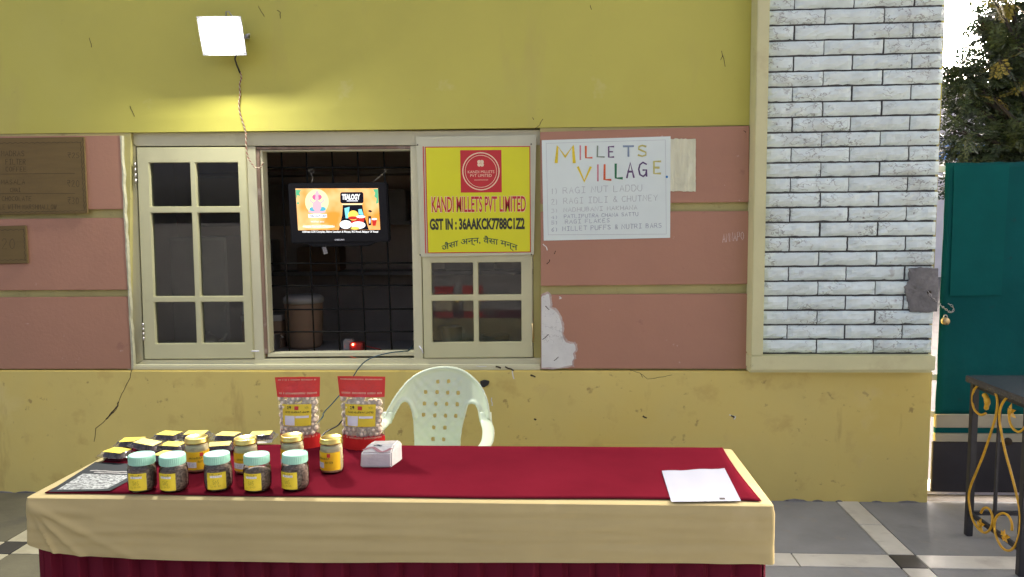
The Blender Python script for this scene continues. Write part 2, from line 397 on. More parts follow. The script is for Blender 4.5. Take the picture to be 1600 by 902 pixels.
# ================================================================== THE SETTING
XL, XR = -4.7, 1.915       # facade ends
g = MB().add([(-400, -400, -.06), (400, -400, -.06), (400, 400, -.06), (-400, 400, -.06)], [(0, 1, 2, 3)]).build('ground', 'asphalt')
tag(g, kind='structure')
fl = MB().box(XL - .9, 4.6, -5.4, .12, -.055, -.009).build('floor', 'grout'); tag(fl, kind='structure')
pitch, sw = 1.353, .116
xs = [1.45 - pitch * k for k in range(-2, 6)]
ys = [-.79 - pitch * k for k in range(0, 4)]
gap = .006
def slab(name, x0, x1, y0, y1, m, dz=0.):
    o = MB().box(x0 + gap / 2, x1 - gap / 2, y0 + gap / 2, y1 - gap / 2, -.03, dz).build(name, m, fl, bevel=.0015, seg=1)
    return o
yb = [(ys[k], ys[k] + sw + .015) for k in range(4)]
xb = sorted([(x, x + sw) for x in xs])
for i in range(len(xb) - 1):
    xa, xz = xb[i][1], xb[i + 1][0]
    rows = [(yb[0][1], -.0)] + [(yb[k + 1][1], yb[k][0]) for k in range(3)]
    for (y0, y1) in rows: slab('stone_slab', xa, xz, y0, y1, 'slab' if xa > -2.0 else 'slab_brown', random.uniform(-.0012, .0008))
    for (y0, y1) in yb:
        m_ = (xa + xz) / 2 + random.uniform(-.2, .2)
        mm_ = 'marble' if xa > -2.0 else 'marble_tan'; slab('marble_strip', xa, m_, y0, y1, mm_, .0008); slab('marble_strip', m_, xz, y0, y1, mm_, .0004)
for (x0, x1) in xb:
    for (y0, y1) in yb: slab('black_tile', x0, x1, y0, y1, 'black_tile', .0005)
    rows = [(yb[0][1], 0)] + [(yb[k + 1][1], yb[k][0]) for k in range(3)]
    for (y0, y1) in rows:
        n = 2 if y1 == 0 else 3
        for k in range(n): slab('marble_strip', x0, x1, y0 + (y1 - y0) * k / n, y0 + (y1 - y0) * (k + 1) / n, 'marble' if x0 > -2.0 else 'marble_tan', random.uniform(0, .001))

# ---- the cafe building
bld = thing('cafe_building', (-1.2, 0, 0), 'yellow plastered cafe front with pink panels, a window and a white stone pier', 'building')
MB().prism([(XL, 1.985), (1.0, 1.9505), (XR, 1.945), (XR, 3.7), (XL, 3.7)], 0, .24).build('upper_wall', 'wall_yellow', bld)
MB().prism([(XL, .694), (-2.345, .694), (-2.262, 1.9682), (XL, 1.9828)], .003, .238).build('side_wall', 'groove', bld)
MB().prism([(-.086, .694), (XR, .694), (XR, 1.943), (-.086, 1.955)], .003, .238).build('side_wall', 'groove', bld)
MB().box(XL, XR, -.024, .24, -.03, .692).build('lower_wall', 'wall_tan', bld, bevel=.006)
# flaking, dirty strip of plaster where the wall meets the floor
mb = MB()
for k in range(44):
    x = XL + (XR - XL) * k / 44 + random.uniform(-.03, .03); l = random.uniform(.04, .16); h = random.uniform(.004, .013)
    mb.prism([(x, -.002), (x + l, -.002), (x + l * .8, h * .6), (x + l * .45, h), (x + l * .15, h * .5)], -.03, -.022)
mb.build('plaster_crumb', 'cement', bld)
for q in ([(-190, 214.5), (188, 212), (195, 327), (-190, 330)], [(-190, 344), (195.5, 340.5), (199.5, 453), (-190, 455)], [(-190, 466), (200, 464), (205, 576.5), (-190, 577)],
          [(844, 206.5), (1171, 196.5), (1170, 316), (844.5, 319)], [(844.5, 331), (1170, 330), (1170, 444), (845, 447)], [(845, 461), (1170, 459), (1170, 576.5), (845, 576)]):
    MB().prism_px(q, -.019, .004).build('pink_panel', 'pink', bld, bevel=.0025)
# the rough plaster edge beside the window
mb = MB(); ed = []
for k in range(25):
    v = 212 + 364 * k / 24; u = 187 + 18.5 * k / 24
    ed.append((u + random.uniform(-.6, .6), v))
mb.prism_px(ed + [(u + 2.6 + random.uniform(-1.0, .8), v) for u, v in reversed(ed)], -.0215, .002)
mb.build('plaster_edge', 'edge_plaster', bld)
mb = MB().prism_px([((x_ / 4.296) + 640, (y_ / 4.296) + 390) for x_, y_ in ((884, 318), (893, 308), (912, 306), (922, 296), (937, 300), (944, 345), (946, 390), (975, 408), (1003, 440), (1016, 480), (1026, 520), (1024, 560), (1034, 598), (1050, 622), (1078, 632), (1103, 630), (1114, 648), (1116, 676), (1098, 700), (1106, 730), (1092, 752), (1094, 778), (1050, 784), (1000, 797), (940, 792), (884, 796))], -.0212, -.016)
mb.build('bare_plaster', 'white_plaster', bld, bevel=.0012)
under = [(884, 300), (900, 294), (925, 282), (950, 296), (956, 345), (958, 384), (990, 402), (1016, 436), (1030, 478), (1040, 520), (1036, 560), (1046, 592), (1064, 612), (1090, 622), (1116, 620), (1128, 644), (1128, 680), (1112, 702), (1120, 732), (1104, 756), (1106, 786), (1050, 792), (1000, 803), (884, 803)]
ul = []
for a, b in zip(under[:-1], under[1:]):
    for k in range(3): ul.append((640 + (a[0] + (b[0] - a[0]) * k / 3 + random.uniform(-5, 3)) / 4.296, 390 + (a[1] + (b[1] - a[1]) * k / 3 + random.uniform(-4, 4)) / 4.296))
ul.append((640 + 884 / 4.296, 390 + 803 / 4.296))
MB().prism_px(ul, -.0203, -.0165).build('flaked_primer', 'primer', bld)
# cracks, chips and scratches
def cracks(name, lines, w, Y, m):
    for ln in lines:
        mb = MB(); pts = []
        for (a, b) in zip(ln[:-1], ln[1:]):
            for k in range(3):
                t = k / 3; pts.append((a[0] + (b[0] - a[0]) * t + random.uniform(-.6, .6), a[1] + (b[1] - a[1]) * t + random.uniform(-.6, .6)))
        pts.append(ln[-1]); stroke(mb, pts, w, lambda u, v: W(u, v, Y))
        mb.build(name, m, bld, recalc=False)
cracks('crack', [[(206, 578), (203, 590), (196, 604), (188, 620), (181, 640), (170, 652), (158, 663), (150, 669)], [(181, 640), (176, 646)], [(150, 669), (147, 690)]], .9, -.0246, 'crack')
cracks('crack', [[(182, 636), (172, 649), (166, 655)], [(185, 628), (183, 636)]], 1.9, -.0247, 'crack')
cracks('crack', [[(985, 579), (1000, 583), (1012, 592), (1030, 590), (1050, 586)], [(1000, 583), (1004, 590)]], .6, -.0246, 'crack')
cracks('crack', [[(404, 10), (408, 18), (413, 26)], [(433, 16), (438, 20), (438, 29)], [(203, 166), (206, 173), (210, 182)], [(1127, 80), (1131, 92), (1133, 104)], [(1129, 86), (1126, 94)], [(848, 186), (843, 196), (836, 201)], [(922, 8), (924, 15)], [(832, 184), (834, 187)], [(140, 60), (143, 74)]], .9, -.0006, 'crack')
cracks('crack', [[(790, 574), (802, 579)], [(775, 573), (782, 575)], [(1005, 651), (1010, 653)], [(829, 586), (836, 589)], [(1143, 650), (1147, 652)], [(835, 655), (837, 656)]], 2.6, -.0246, 'crack')
cracks('chip', [[(800, 577), (803, 592)], [(1140, 648), (1150, 651), (1147, 655)], [(745, 572), (760, 573)], [(768, 622), (769, 634)]], 1.6, -.0243, 'white_plaster')
cracks('chip', [[(849, 382), (853, 386), (855, 391)], [(874, 464), (877, 466)], [(877, 466), (874, 467)]], 1.5, -.0216, 'white_plaster')
cracks('crack', [[(854, 412), (858, 410), (859, 406)], [(848, 531), (853, 526), (857, 523)], [(866, 564), (870, 560), (872, 558)], [(852, 479), (858, 484)], [(1162, 204), (1165, 207)], [(868, 393), (866, 397)]], 1.1, -.0222, 'crack')
mb = MB(); pen(mb, 'ANNAPO', 1129, 366, 1162, 379, .7, lambda u, v: W(u, v, -.0196), slope=-.12, jit=.06, gap=.35); mb.build('scratched_lettering', 'scratch', bld, recalc=False)
o = MB().prism_px([(750, 596), (757, 594), (765, 596), (763, 602), (756, 606), (751, 605)], -.034, -.02).build('dark_wall_mark', 'iron', bld, bevel=.003)  # raised dark mark standing in for a missing chip of plaster

# ---- stone pier on the right of the facade
P0, P1, PY = 1.034, 1.872, -.085
pier = MB().box(P0 - .03, P1 - .004, PY + .018, -.0005, .76, 3.7).build('stone_pier', 'mortar', bld)
mb = MB().box(.974, P0 - .001, -.125, -.0006, .79, 3.7); mb.build('pier_frame', 'pier_paint', bld, bevel=.004)
MB().box(.974, P1 + .006, -.1255, -.0007, .7155, .7895).build('pier_frame', 'pier_paint', bld, bevel=.004)
MB().box(.9755, P1 - .001, -.1, -.026, .70, .7153).build('pier_frame', 'pier_paint', bld)
rowh = .0741; z0 = .7925; row = 0
def stone(x0, x1, za, zb):
    nx, nz = max(4, int((x1 - x0) / .022)), 5
    vs = []; e = .0040
    for j in range(nz + 1):
        for i in range(nx + 1):
            s, t = i / nx, j / nz
            x = x0 + e + (x1 - x0 - 2 * e) * s; z = za + e + (zb - za - 2 * e) * t
            ed_ = min(s * nx, (1 - s) * nx, t * nz, (1 - t) * nz)
            d = noise.noise(Vector((x * 22, z * 30, row * 3.7))) * .007 + noise.noise(Vector((x * 60, z * 75, 9.))) * .004
            if ed_ == 0:
                d = -.009 - abs(noise.noise(Vector((x * 40, z * 40, 4.)))) * .011
                if t == 0: z += abs(noise.noise(Vector((x * 38, 3., row)))) * .007 - .001; d -= .004
                if t == 1: z -= abs(noise.noise(Vector((x * 45, 8., row)))) * .0035
                if s in (0, 1): x += noise.noise(Vector((z * 60, 2., row))) * .002
            elif ed_ <= 1:
                d -= abs(noise.noise(Vector((x * 50, z * 60, 2.)))) * .007
                if t < .5: d -= .003
            vs.append((x, PY - d, z))
    n = (nx + 1)
    fs = [(j * n + i, j * n + i + 1, (j + 1) * n + i + 1, (j + 1) * n + i) for j in range(nz) for i in range(nx)]
    rim = [i for i in range(n)] + [j * n + nx for j in range(1, nz + 1)] + [nz * n + i for i in range(nx - 1, -1, -1)] + [j * n for j in range(nz - 1, 0, -1)]
    b0 = len(vs); vs += [(vs[k][0], PY + .02, vs[k][2]) for k in rim]; m = len(rim)
    fs += [(rim[k], b0 + k, b0 + (k + 1) % m, rim[(k + 1) % m]) for k in range(m)]
    return MB().add(vs, fs).build('brick', 'stone_white', pier, smooth=False)
while z0 < 2.75:
    A = (row % 2 == 0)
    br = [P0, P0 + .279, P0 + .562, P1 + .012] if A else [P0, P0 + .132, P0 + .416, P0 + .700, P1 + .010]
    for a, b in zip(br[:-1], br[1:]):
        a2 = a + random.uniform(-.003, .003) if a > P0 else a
        stone(a2, b + (random.uniform(-.006, .004) if b > P1 else 0), z0 + random.uniform(-.001, .001), z0 + rowh - .0005)
    z0 += rowh; row += 1
cp0 = [(1421, 420), (1440, 418), (1466, 419), (1466, 452), (1465, 487), (1440, 489), (1421, 488), (1419, 472), (1416, 462), (1411, 448), (1419, 440)]
cp = []
for a, b in zip(cp0, cp0[1:] + cp0[:1]):
    for k in range(5):
        e_ = 0 if min(a[0], b[0]) > 1460 else 1.6
        cp.append(W(a[0] + (b[0] - a[0]) * k / 5 + random.uniform(-e_, e_), a[1] + (b[1] - a[1]) * k / 5 + random.uniform(-e_, e_) * .7, PY))
n_ = len(cp); cc = sum(cp, Vector()) / n_; rings_ = []
for f_, dd in ((1., .004), (.97, -.006), (.8, -.0085), (.5, -.010), (.2, -.0095)):
    rings_.append([Vector((cc.x + (p.x - cc.x) * f_, PY + dd + (.003 * noise.noise(Vector((p.x * 40 * f_, p.z * 40, f_ * 3))) if f_ < 1 else 0), cc.z + (p.z - cc.z) * f_)) for p in cp])
vs = [p for r_ in rings_ for p in r_]
MB().add(vs, [(a * n_ + k, a * n_ + (k + 1) % n_, (a + 1) * n_ + (k + 1) % n_, (a + 1) * n_ + k) for a in range(4) for k in range(n_)] + [tuple(4 * n_ + k for k in range(n_))]).build('cement_patch', 'cement', bld)
MB().tube([W(1452, 457, PY - .0105), W(1452, 457, PY - .016)], .010, 10).build('bolt_hole', 'crack', bld)

# ---- window: frame, casements, grille
def prism_q(mb, q, yf, yb): return mb.prism_px(q, yf, yb)
FY = .03
wf = MB()
prism_q(wf, [(186, 208), (846, 203), (846, 226.5), (213, 228.5)], FY, .12)
prism_q(wf, [(186, 208.5), (211.5, 228.8), (224, 562), (200, 577)], FY + .001, .12)
prism_q(wf, [(224, 562.5), (846, 559.5), (846, 579), (200, 579)], FY - .002, .12)
prism_q(wf, [(384.5, 229), (399, 229), (413, 562), (397.5, 562)], FY - .001, .12)
prism_q(wf, [(641, 228), (655, 228), (661.5, 560.5), (647, 560.5)], FY - .001, .12)
wfo = wf.build('window_frame', 'frame_paint', bld, bevel=.002)
MB().prism_px([(832.5, 227), (846, 226.8), (846, 559.5), (833.5, 559.8)], FY + .0005, .12).build('window_jamb', 'yellow_edge', bld, bevel=.002)
MB().prism([(-2.35, .690), (-.088, .690), (-.088, .7195), (-2.35, .7185)], -.012, .05).build('window_sill', 'frame_paint', bld, bevel=.006)
wl_ = MB(); prism_q(wl_, [(399.5, 230), (644, 228.5), (644, 232.5), (403, 234)], FY + .004, .10); prism_q(wl_, [(399.5, 234.2), (405, 234.2), (418, 553), (412.5, 553)], FY + .004, .10)
wl_.build('inner_rebate', 'old_wood', bld, bevel=.0015)
wl_ = MB(); prism_q(wl_, [(405.2, 234.5), (409.5, 234.5), (421.5, 552), (418.2, 552)], FY + .012, .11); prism_q(wl_, [(409.7, 234.8), (641, 233), (641, 235), (409.7, 236.8)], FY + .012, .11); prism_q(wl_, [(418, 552.5), (648, 550), (648, 556), (418, 558)], FY + .012, .11)
wl_.build('inner_bead', 'frame_paint', bld, bevel=.001)
def casement(corners, sb, tb, holes, ya, yb2):
    fn = bil(corners, ya); bm = bmesh.new()
    vv = [[bm.verts.new(fn(s, t)) for s in sb] for t in tb]
    for j in range(len(tb) - 1):
        for i in range(len(sb) - 1):
            if (i, j) not in holes: bm.faces.new((vv[j][i], vv[j + 1][i], vv[j + 1][i + 1], vv[j][i + 1]))
    ex = bmesh.ops.extrude_face_region(bm, geom=list(bm.faces))
    for v in ex['geom']:
        if isinstance(v, bmesh.types.BMVert): v.co.y += yb2 - ya
    bmesh.ops.dissolve_limit(bm, angle_limit=R(1), verts=bm.verts, edges=bm.edges)
    bmesh.ops.recalc_face_normals(bm, faces=bm.faces)
    bmesh.ops.bevel(bm, geom=[e for e in bm.edges if e.calc_face_angle(0) > R(30)], offset=.0035, segments=2, affect='EDGES')
    o0 = wloc(bld)
    for v in bm.verts: v.co -= o0
    me = bpy.data.meshes.new('casement'); bm.to_mesh(me); bm.free(); me.materials.append(MAT['sash_paint'])
    cs = link('casement', me, bld)
    for (i, j) in sorted(holes):
        q = [fn(sb[i], tb[j]), fn(sb[i + 1], tb[j]), fn(sb[i + 1], tb[j + 1]), fn(sb[i], tb[j + 1])]
        c = sum(q, Vector()) / 4; q = [c + (p - c) * 1.03 for p in q]
        MB().loft([p + Vector((0, .018, 0)) for p in q], [p + Vector((0, .0215, 0)) for p in q]).build('pane', 'pane_glass', cs)
    return cs, fn
H6 = {(i, j) for i in (1, 3) for j in (1, 3, 5)}
csl, fl_ = casement([(213, 230.5), (383.5, 230), (396.5, 560.5), (225.5, 561.5)], [0, .111, .485, .538, .924, 1], [0, .071, .274, .304, .699, .726, .925, 1], H6, FY - .012, FY + .026)
csr, fr_ = casement([(656.5, 229), (831.5, 228), (832.5, 558.5), (662.5, 560)], [0, .08, .462, .507, .898, 1], [0, .07, .27, .30, .50, .543, .697, .725, .924, 1], {(i, j) for i in (1, 3) for j in (1, 3, 5, 7)}, FY - .012, FY + .026)
for u0, v0, v1 in ((211, 254, 288), (223.5, 505, 534)):
    hb = MB()
    for k in range(4):
        a, b = v0 + (v1 - v0) * k / 4, v0 + (v1 - v0) * (k + .86) / 4
        hb.tube([W(u0 + (a - v0) * .04, a, FY - .016), W(u0 + (b - v0) * .04, b, FY - .016)], .0055, 8)
    hb.build('hinge', 'steel', csl)
MB().tube([W(393, 549, FY - .018), W(398, 549, FY - .026), W(405, 549, FY - .020)], .004, 8).build('latch', 'white_metal', csl)
MB().tube([W(655, 541, FY - .018), W(659, 546, FY - .026), W(661, 552, FY - .016)], .004, 8).build('latch', 'white_metal', csr)
MB().tube([W(832, 505, FY - .014), W(833, 535, FY - .014)], .004, 8).build('hinge', 'brass', csr)
gr = MB().tube([W(408, 262, .155), W(652, 262, .155)], .0045, 8).build('window_grille', 'bar', bld)
for v in (412, 447, 484, 519): MB().tube([W(405, v, .155), W(655, v - 1, .155)], .0042, 8).build('bar', 'bar', gr)
for u in (450, 489, 529, 569, 610): MB().tube([W(u - 11, 225, .163), W(u + 3, 566, .163)], .0046, 8).build('bar', 'bar', gr)

# ---- the dim room behind the window
RY0, RY1, RX0, RX1 = .245, 2.3, -3.2, .5
rm = MB(); rm.box(RX0, RX1, RY1, RY1 + .1, 0, 2.8); rm.box(RX0 - .1, RX0, RY0, RY1, 0, 2.8); rm.box(RX1, RX1 + .1, RY0, RY1, 0, 2.8); rm.build('room_wall', 'room_wall'); tag(bpy.data.objects['room_wall'], kind='structure')
tag(MB().box(RX0, RX1, RY0, RY1, 2.8, 2.9).build('room_ceiling', 'room_wall'), kind='structure')
tag(MB().box(RX0, RX1, RY0, RY1, -.05, .002).build('room_floor', 'room_floor'), kind='structure')
ct = thing('serving_counter', (-1.25, .5, 0), 'dark serving counter inside the cafe behind the window grille', 'counter')
MB().box(-2.5, .1, .26, .72, .70, .735).build('counter_top', 'counter', ct, bevel=.004)
MB().box(-2.45, .05, .30, .70, .003, .70).build('counter_base', 'room_wall', ct)

# ================================================================== THINGS IN THE WINDOW
YT = .066
tv = thing('television', W(525, 384, .10), 'small black flat television showing an orange advert, hung inside the window', 'television')
MB().prism_px([(449, 286.5), (604, 285), (608.5, 378), (455, 380.5)], YT, YT + .045).build('casing', 'tv_black', tv, bevel=.006)
MB().prism_px([(474, 380), (590, 378.3), (575, 384.5), (490, 386)], YT + .006, YT + .03).build('lower_lip', 'tv_black', tv, bevel=.004)
mb = MB(); word(mb, 'SAMSUNG', (523, 373.5, 538, 376), lambda s, t: W(s, t, YT - .0006), .02); mb.build('badge', 'white_metal', tv, recalc=False)
MB().prism_px([(503, 386.5), (509, 386), (512, 396), (506, 397.5)], YT + .012, YT + .018).build('hanging_tag', 'grey_plastic', tv)
# lit picture
def emis_noise(name, a, b, s, scale):
    m = emis(name, a, s); N, L = m.node_tree.nodes, m.node_tree.links; e = [n for n in N if n.type == 'EMISSION'][0]
    nz = N.new('ShaderNodeTexNoise'); nz.inputs['Scale'].default_value = scale; nz.inputs['Detail'].default_value = 2
    tc = N.new('ShaderNodeTexCoord'); L.new(tc.outputs['Object'], nz.inputs['Vector'])
    cr = N.new('ShaderNodeValToRGB'); cr.color_ramp.elements[0].position = .38; cr.color_ramp.elements[1].position = .66
    cr.color_ramp.elements[0].color = (*a, 1); cr.color_ramp.elements[1].color = (*b, 1)
    L.new(nz.outputs['Fac'], cr.inputs[0]); L.new(cr.outputs[0], e.inputs[0])
emis_noise('scr_orange', (.95, .33, .05), (1., .62, .28), .95, 9.)
for n_, c_, s_ in (('scr_halo', (1., .83, .45), 1.), ('scr_white', (1, 1, 1), 1.), ('scr_pink', (.72, .16, .36), .9), ('scr_rose', (.92, .48, .55), .95), ('scr_teal', (.10, .48, .62), .9), ('scr_black', (.012, .012, .02), .8),
                   ('scr_navy', (.05, .08, .2), .9), ('scr_yellow', (1., .66, .12), 1.), ('scr_red', (.60, .04, .03), .9), ('scr_leaf', (.12, .50, .26), .9), ('scr_cyan', (.25, .75, .85), .95), ('scr_grey', (.78, .78, .84), 1.)):
    emis(n_, c_, s_)
Z = lambda x, y: (440 + x / 8.89, 280 + y / 8.89)
lay = [0.]
def SP(k): return lambda x, y: W(*Z(x, y), YT - .0008 - .00012 * k)
def poly(name, pts, m, k, par): return MB().add([SP(k)(x, y) for x, y in pts], [tuple(range(len(pts)))]).build(name, m, par, recalc=False)
def ell(cx, cy_, rx, ry, n=24, a0=0, a1=360): return [(cx + rx * math.cos(R(a0 + (a1 - a0) * i / n)), cy_ + ry * math.sin(R(a0 + (a1 - a0) * i / n))) for i in range(n if a1 - a0 == 360 else n + 1)]
sc_ = poly('screen', [(192, 131), (1338, 128), (1371, 704), (229, 712)], 'scr_orange', 0, tv)
poly('picture_halo', ell(490, 315, 165, 175), 'scr_halo', 1, sc_)
poly('picture_figure', ell(492, 450, 122, 30), 'scr_rose', 2, sc_)
poly('picture_figure', ell(440, 418, 55, 30), 'scr_teal', 3, sc_)
poly('picture_figure', ell(560, 415, 55, 30), 'scr_teal', 4, sc_)
poly('picture_figure', ell(492, 375, 62, 75), 'scr_rose', 5, sc_)
poly('picture_figure', ell(492, 250, 66, 45), 'scr_pink', 6, sc_)
poly('picture_figure', [(455, 225), (480, 170), (492, 158), (506, 170), (530, 225)], 'scr_rose', 7, sc_)
poly('picture_figure', ell(490, 265, 24, 52), 'scr_rose', 8, sc_)
for sgn in (-1, 1):
    poly('picture_figure', [(492 + sgn * 50, 350), (492 + sgn * 105, 300), (492 + sgn * 95, 250), (492 + sgn * 85, 300), (492 + sgn * 50, 320)], 'scr_rose', 9, sc_)
poly('caption_panel', [(370, 488), (628, 486), (632, 536), (374, 538)], 'scr_white', 10, sc_)
def scr_word(t, box, m, k, b=0.): mb = MB(); word(mb, t, box, SP(k), b); mb.build('screen_lettering', m, sc_, recalc=False)
scr_word('TEALOGY CAFE', (382, 494, 626, 530), 'scr_navy', 11, .02)
scr_word('wishes you', (405, 572, 590, 612), 'scr_grey', 11, .01)
poly('caption_panel', ell(515, 660, 228, 26), 'scr_halo', 10, sc_)
scr_word('Happy Ganesh Chaturthi', (300, 638, 735, 684), 'scr_grey', 12, .01)
poly('stall_picture', [(850, 350), (1120, 348), (1140, 480), (1212, 703), (795, 706), (842, 500)], 'scr_black', 1, sc_)
poly('stall_sign', [(832, 183), (1118, 180), (1136, 200), (1138, 318), (1120, 336), (835, 338), (816, 320), (814, 202)], 'scr_black', 2, sc_)
scr_word('TEALOGY', (838, 208, 1090, 288), 'scr_white', 3, .045)
poly('stall_picture', [(905, 296), (1060, 295), (1060, 309), (905, 310)], 'scr_grey', 3, sc_)
poly('stall_picture', [(830, 340), (1130, 338), (1118, 358), (848, 360)], 'scr_halo', 2, sc_)
poly('cup_picture', [(872, 405), (945, 385), (925, 545), (890, 545)], 'scr_cyan', 3, sc_)
poly('cup_picture', [(1065, 420), (1110, 415), (1140, 500), (1070, 490)], 'scr_cyan', 3, sc_)
poly('bun_picture', ell(995, 505, 74, 70), 'scr_yellow', 4, sc_)
poly('bun_picture', ell(990, 540, 66, 22), 'scr_red', 5, sc_)
poly('cup_picture', [(1040, 530), (1160, 520), (1140, 600), (1058, 605)], 'scr_red', 5, sc_)
poly('cup_picture', ell(1100, 522, 62, 20), 'scr_white', 6, sc_)
poly('cup_picture', [(965, 580), (1050, 568), (1050, 620), (968, 635)], 'scr_red', 6, sc_)
poly('plate_picture', ell(890, 632, 84, 60), 'scr_white', 7, sc_)
poly('plate_picture', ell(890, 622, 50, 34), 'scr_grey', 8, sc_)
poly('plate_picture', ell(1065, 640, 100, 52), 'scr_white', 8, sc_)
poly('plate_picture', ell(1020, 683, 60, 20), 'scr_yellow', 9, sc_)
poly('bottle_picture', [(1200, 440), (1225, 428), (1260, 445), (1240, 465), (1205, 450)], 'scr_black', 2, sc_)
poly('bottle_picture', [(1203, 515), (1243, 515), (1246, 640), (1206, 645)], 'scr_black', 2, sc_)
poly('bottle_picture', ell(1226, 580, 10, 40), 'scr_grey', 3, sc_)
poly('cup_picture', [(1253, 560), (1324, 556), (1306, 648), (1266, 650)], 'scr_red', 2, sc_)
poly('cup_picture', ell(1288, 556, 38, 14), 'scr_white', 3, sc_)
for pts in ([(195, 150), (270, 150), (245, 200), (265, 235), (215, 225), (205, 290)], [(212, 320), (250, 325), (238, 350), (217, 355)], [(1270, 140), (1338, 138), (1346, 330), (1310, 345), (1320, 270), (1285, 240), (1300, 200)]):
    poly('leaf_picture', pts, 'scr_leaf', 1, sc_)
ad = MB(); word(ad, "Address: LGR Complex, Below Lenskart & Fitness, RCI Road, Balapur 'X' Road", (285, 716, 1340, 752), SP(1), .03); ad.build('screen_lettering', 'scr_white', sc_, recalc=False)
hw1 = tag(MB().tube([W(487, 285, YT + .02), W(489, 278, .10), W(485, 270, .13), W(481, 267, .150), W(488, 264, .149), W(491, 269, .147), W(483, 273, .145)], .0015, 6).build('hanging_wire', 'wire_steel', origin=W(487, 275, .12)), 'thin looped steel wire tying the television to the grille, the left one', 'wire', 'television hanging wires')
hw2 = tag(MB().tube([W(583, 284, YT + .02), W(592, 277, .09), W(601, 269, .147), W(606, 265, .149), W(600, 264, .15), W(604, 270, .147)], .0015, 6).build('hanging_wire', 'wire_steel', origin=W(600, 275, .12)), 'slanting steel wire tying the television to the grille, the right one', 'wire', 'television hanging wires')
# goods on the counter inside
t = thing('storage_tub', (-1.52, .48, .735), 'tall dim plastic tub with reddish contents at the left behind the grille', 'tub')
MB().lathe((-1.52, .48, .735), [(.09, 0), (.105, .02), (.112, .26), (.112, .27)], 24).build('tub_body', 'box_tan', t)
MB().lathe((-1.52, .48, 1.005), [(.118, 0), (.118, .03), (.10, .045), (0.01, .047)], 24).build('tub_lid', 'grey_plastic', t)
t = thing('carton', (-1.76, .50, .735), 'brown carton standing next to the dim tub inside the window', 'carton')
MB().box(-1.88, -1.64, .42, .60, .735, .90).build('carton_body', 'box_tan', t, bevel=.004)
MB().box(-1.885, -1.635, .415, .605, .90, .935).build('carton_lid', 'grey_plastic', t, bevel=.004)
t = thing('charger_box', (-1.17, .36, .735), 'small red gadget with a glowing red light on the counter inside', 'gadget')
MB().box(-1.21, -1.13, .33, .39, .735, .785).build('gadget_body', 'red_plastic', t, bevel=.006)
MB().box(-1.25, -1.19, .345, .40, .735, .80).build('gadget_plug', 'grey_plastic', t, bevel=.006)
emis('led_red', (1., .12, .05), 6.)
MB().ball((-1.185, .324, .775), .006, 1).build('indicator_light', 'led_red', t)
MB().tube([(-1.13, .35, .765), (-1.07, .33, .755), (-1.02, .32, .745)], .004, 6).build('lead', 'red_plastic', t)
t = thing('wall_shelf', (-1.0, 2.15, 1.2), 'dim shelf of kitchen goods on the back wall of the room', 'shelf')
for zz in (1.05, 1.45, 1.85): MB().box(-2.9, .2, 2.02, 2.29, zz, zz + .03).build('shelf_board', 'counter', t)
for i, (xx, zz, ww, hh, m_) in enumerate(((-2.6, 1.08, .3, .26, 'grey_plastic'), (-2.1, 1.08, .35, .2, 'box_tan'), (-1.5, 1.48, .3, .25, 'counter'), (-.9, 1.08, .4, .3, 'grey_plastic'), (-.4, 1.48, .35, .22, 'box_tan'), (-2.35, 1.48, .3, .3, 'counter'), (-.2, 1.08, .25, .2, 'white_metal'))):
    tag(MB().box(xx, xx + ww, 2.06, 2.26, zz, zz + hh).build('kitchen_box', m_, origin=(xx, 2.15, zz), bevel=.01), 'kitchen box barely seen on the dim shelf in the room', 'box', 'boxes on the dim shelf')

t = thing('kitchen_cabinet', (-2.05, .62, 0), 'grey metal cabinet dimly seen through the left casement', 'cabinet')
MB().box(-2.34, -1.99, .50, .85, .003, 1.40).build('cabinet_body', 'grey_plastic', t, bevel=.006)
MB().box(-2.33, -2.0, .49, .4995, .78, 1.38).build('cabinet_door', 'counter', t, bevel=.003)
t = thing('steel_kettle', (-2.08, .40, .735), 'small shiny steel kettle behind the left casement glass', 'kettle')
MB().lathe((-2.08, .40, .735), [(.0, 0), (.055, 0), (.066, .02), (.06, .06), (.035, .085), (.012, .09), (.012, .105), (.0, .108)], 24, caps=False).build('kettle_body', 'steel', t)
MB().tube([(-2.02, .40, .77), (-1.98, .40, .80), (-1.965, .40, .83)], [.014, .010, .007], 8).build('spout', 'steel', t)
t = thing('hanging_apron', (-1.80, .45, 1.0), 'pale cloth apron hanging behind the left casement glass', 'apron')
mb = MB(); vs = []
for j in range(13):
    for i in range(13):
        x = -1.90 + .20 * i / 12 * (.55 + .45 * j / 12) + .045 * (1 - j / 12); z = 1.42 - .56 * j / 12
        vs.append((x, .45 + .016 * math.sin(i * 1.5 + j * .12) * (.3 + j / 12), z))
mb.add(vs, [(j * 13 + i, j * 13 + i + 1, (j + 1) * 13 + i + 1, (j + 1) * 13 + i) for j in range(12) for i in range(12)], True); ao = mb.build('cloth', 'far_wall', t); ao.modifiers.new('thick', 'SOLIDIFY').thickness = .003
MB().tube([(-1.80, .45, 1.42), (-1.80, .46, 1.52), (-1.80, .45, 1.60)], .004, 6).build('neck_loop', 'far_wall', t)
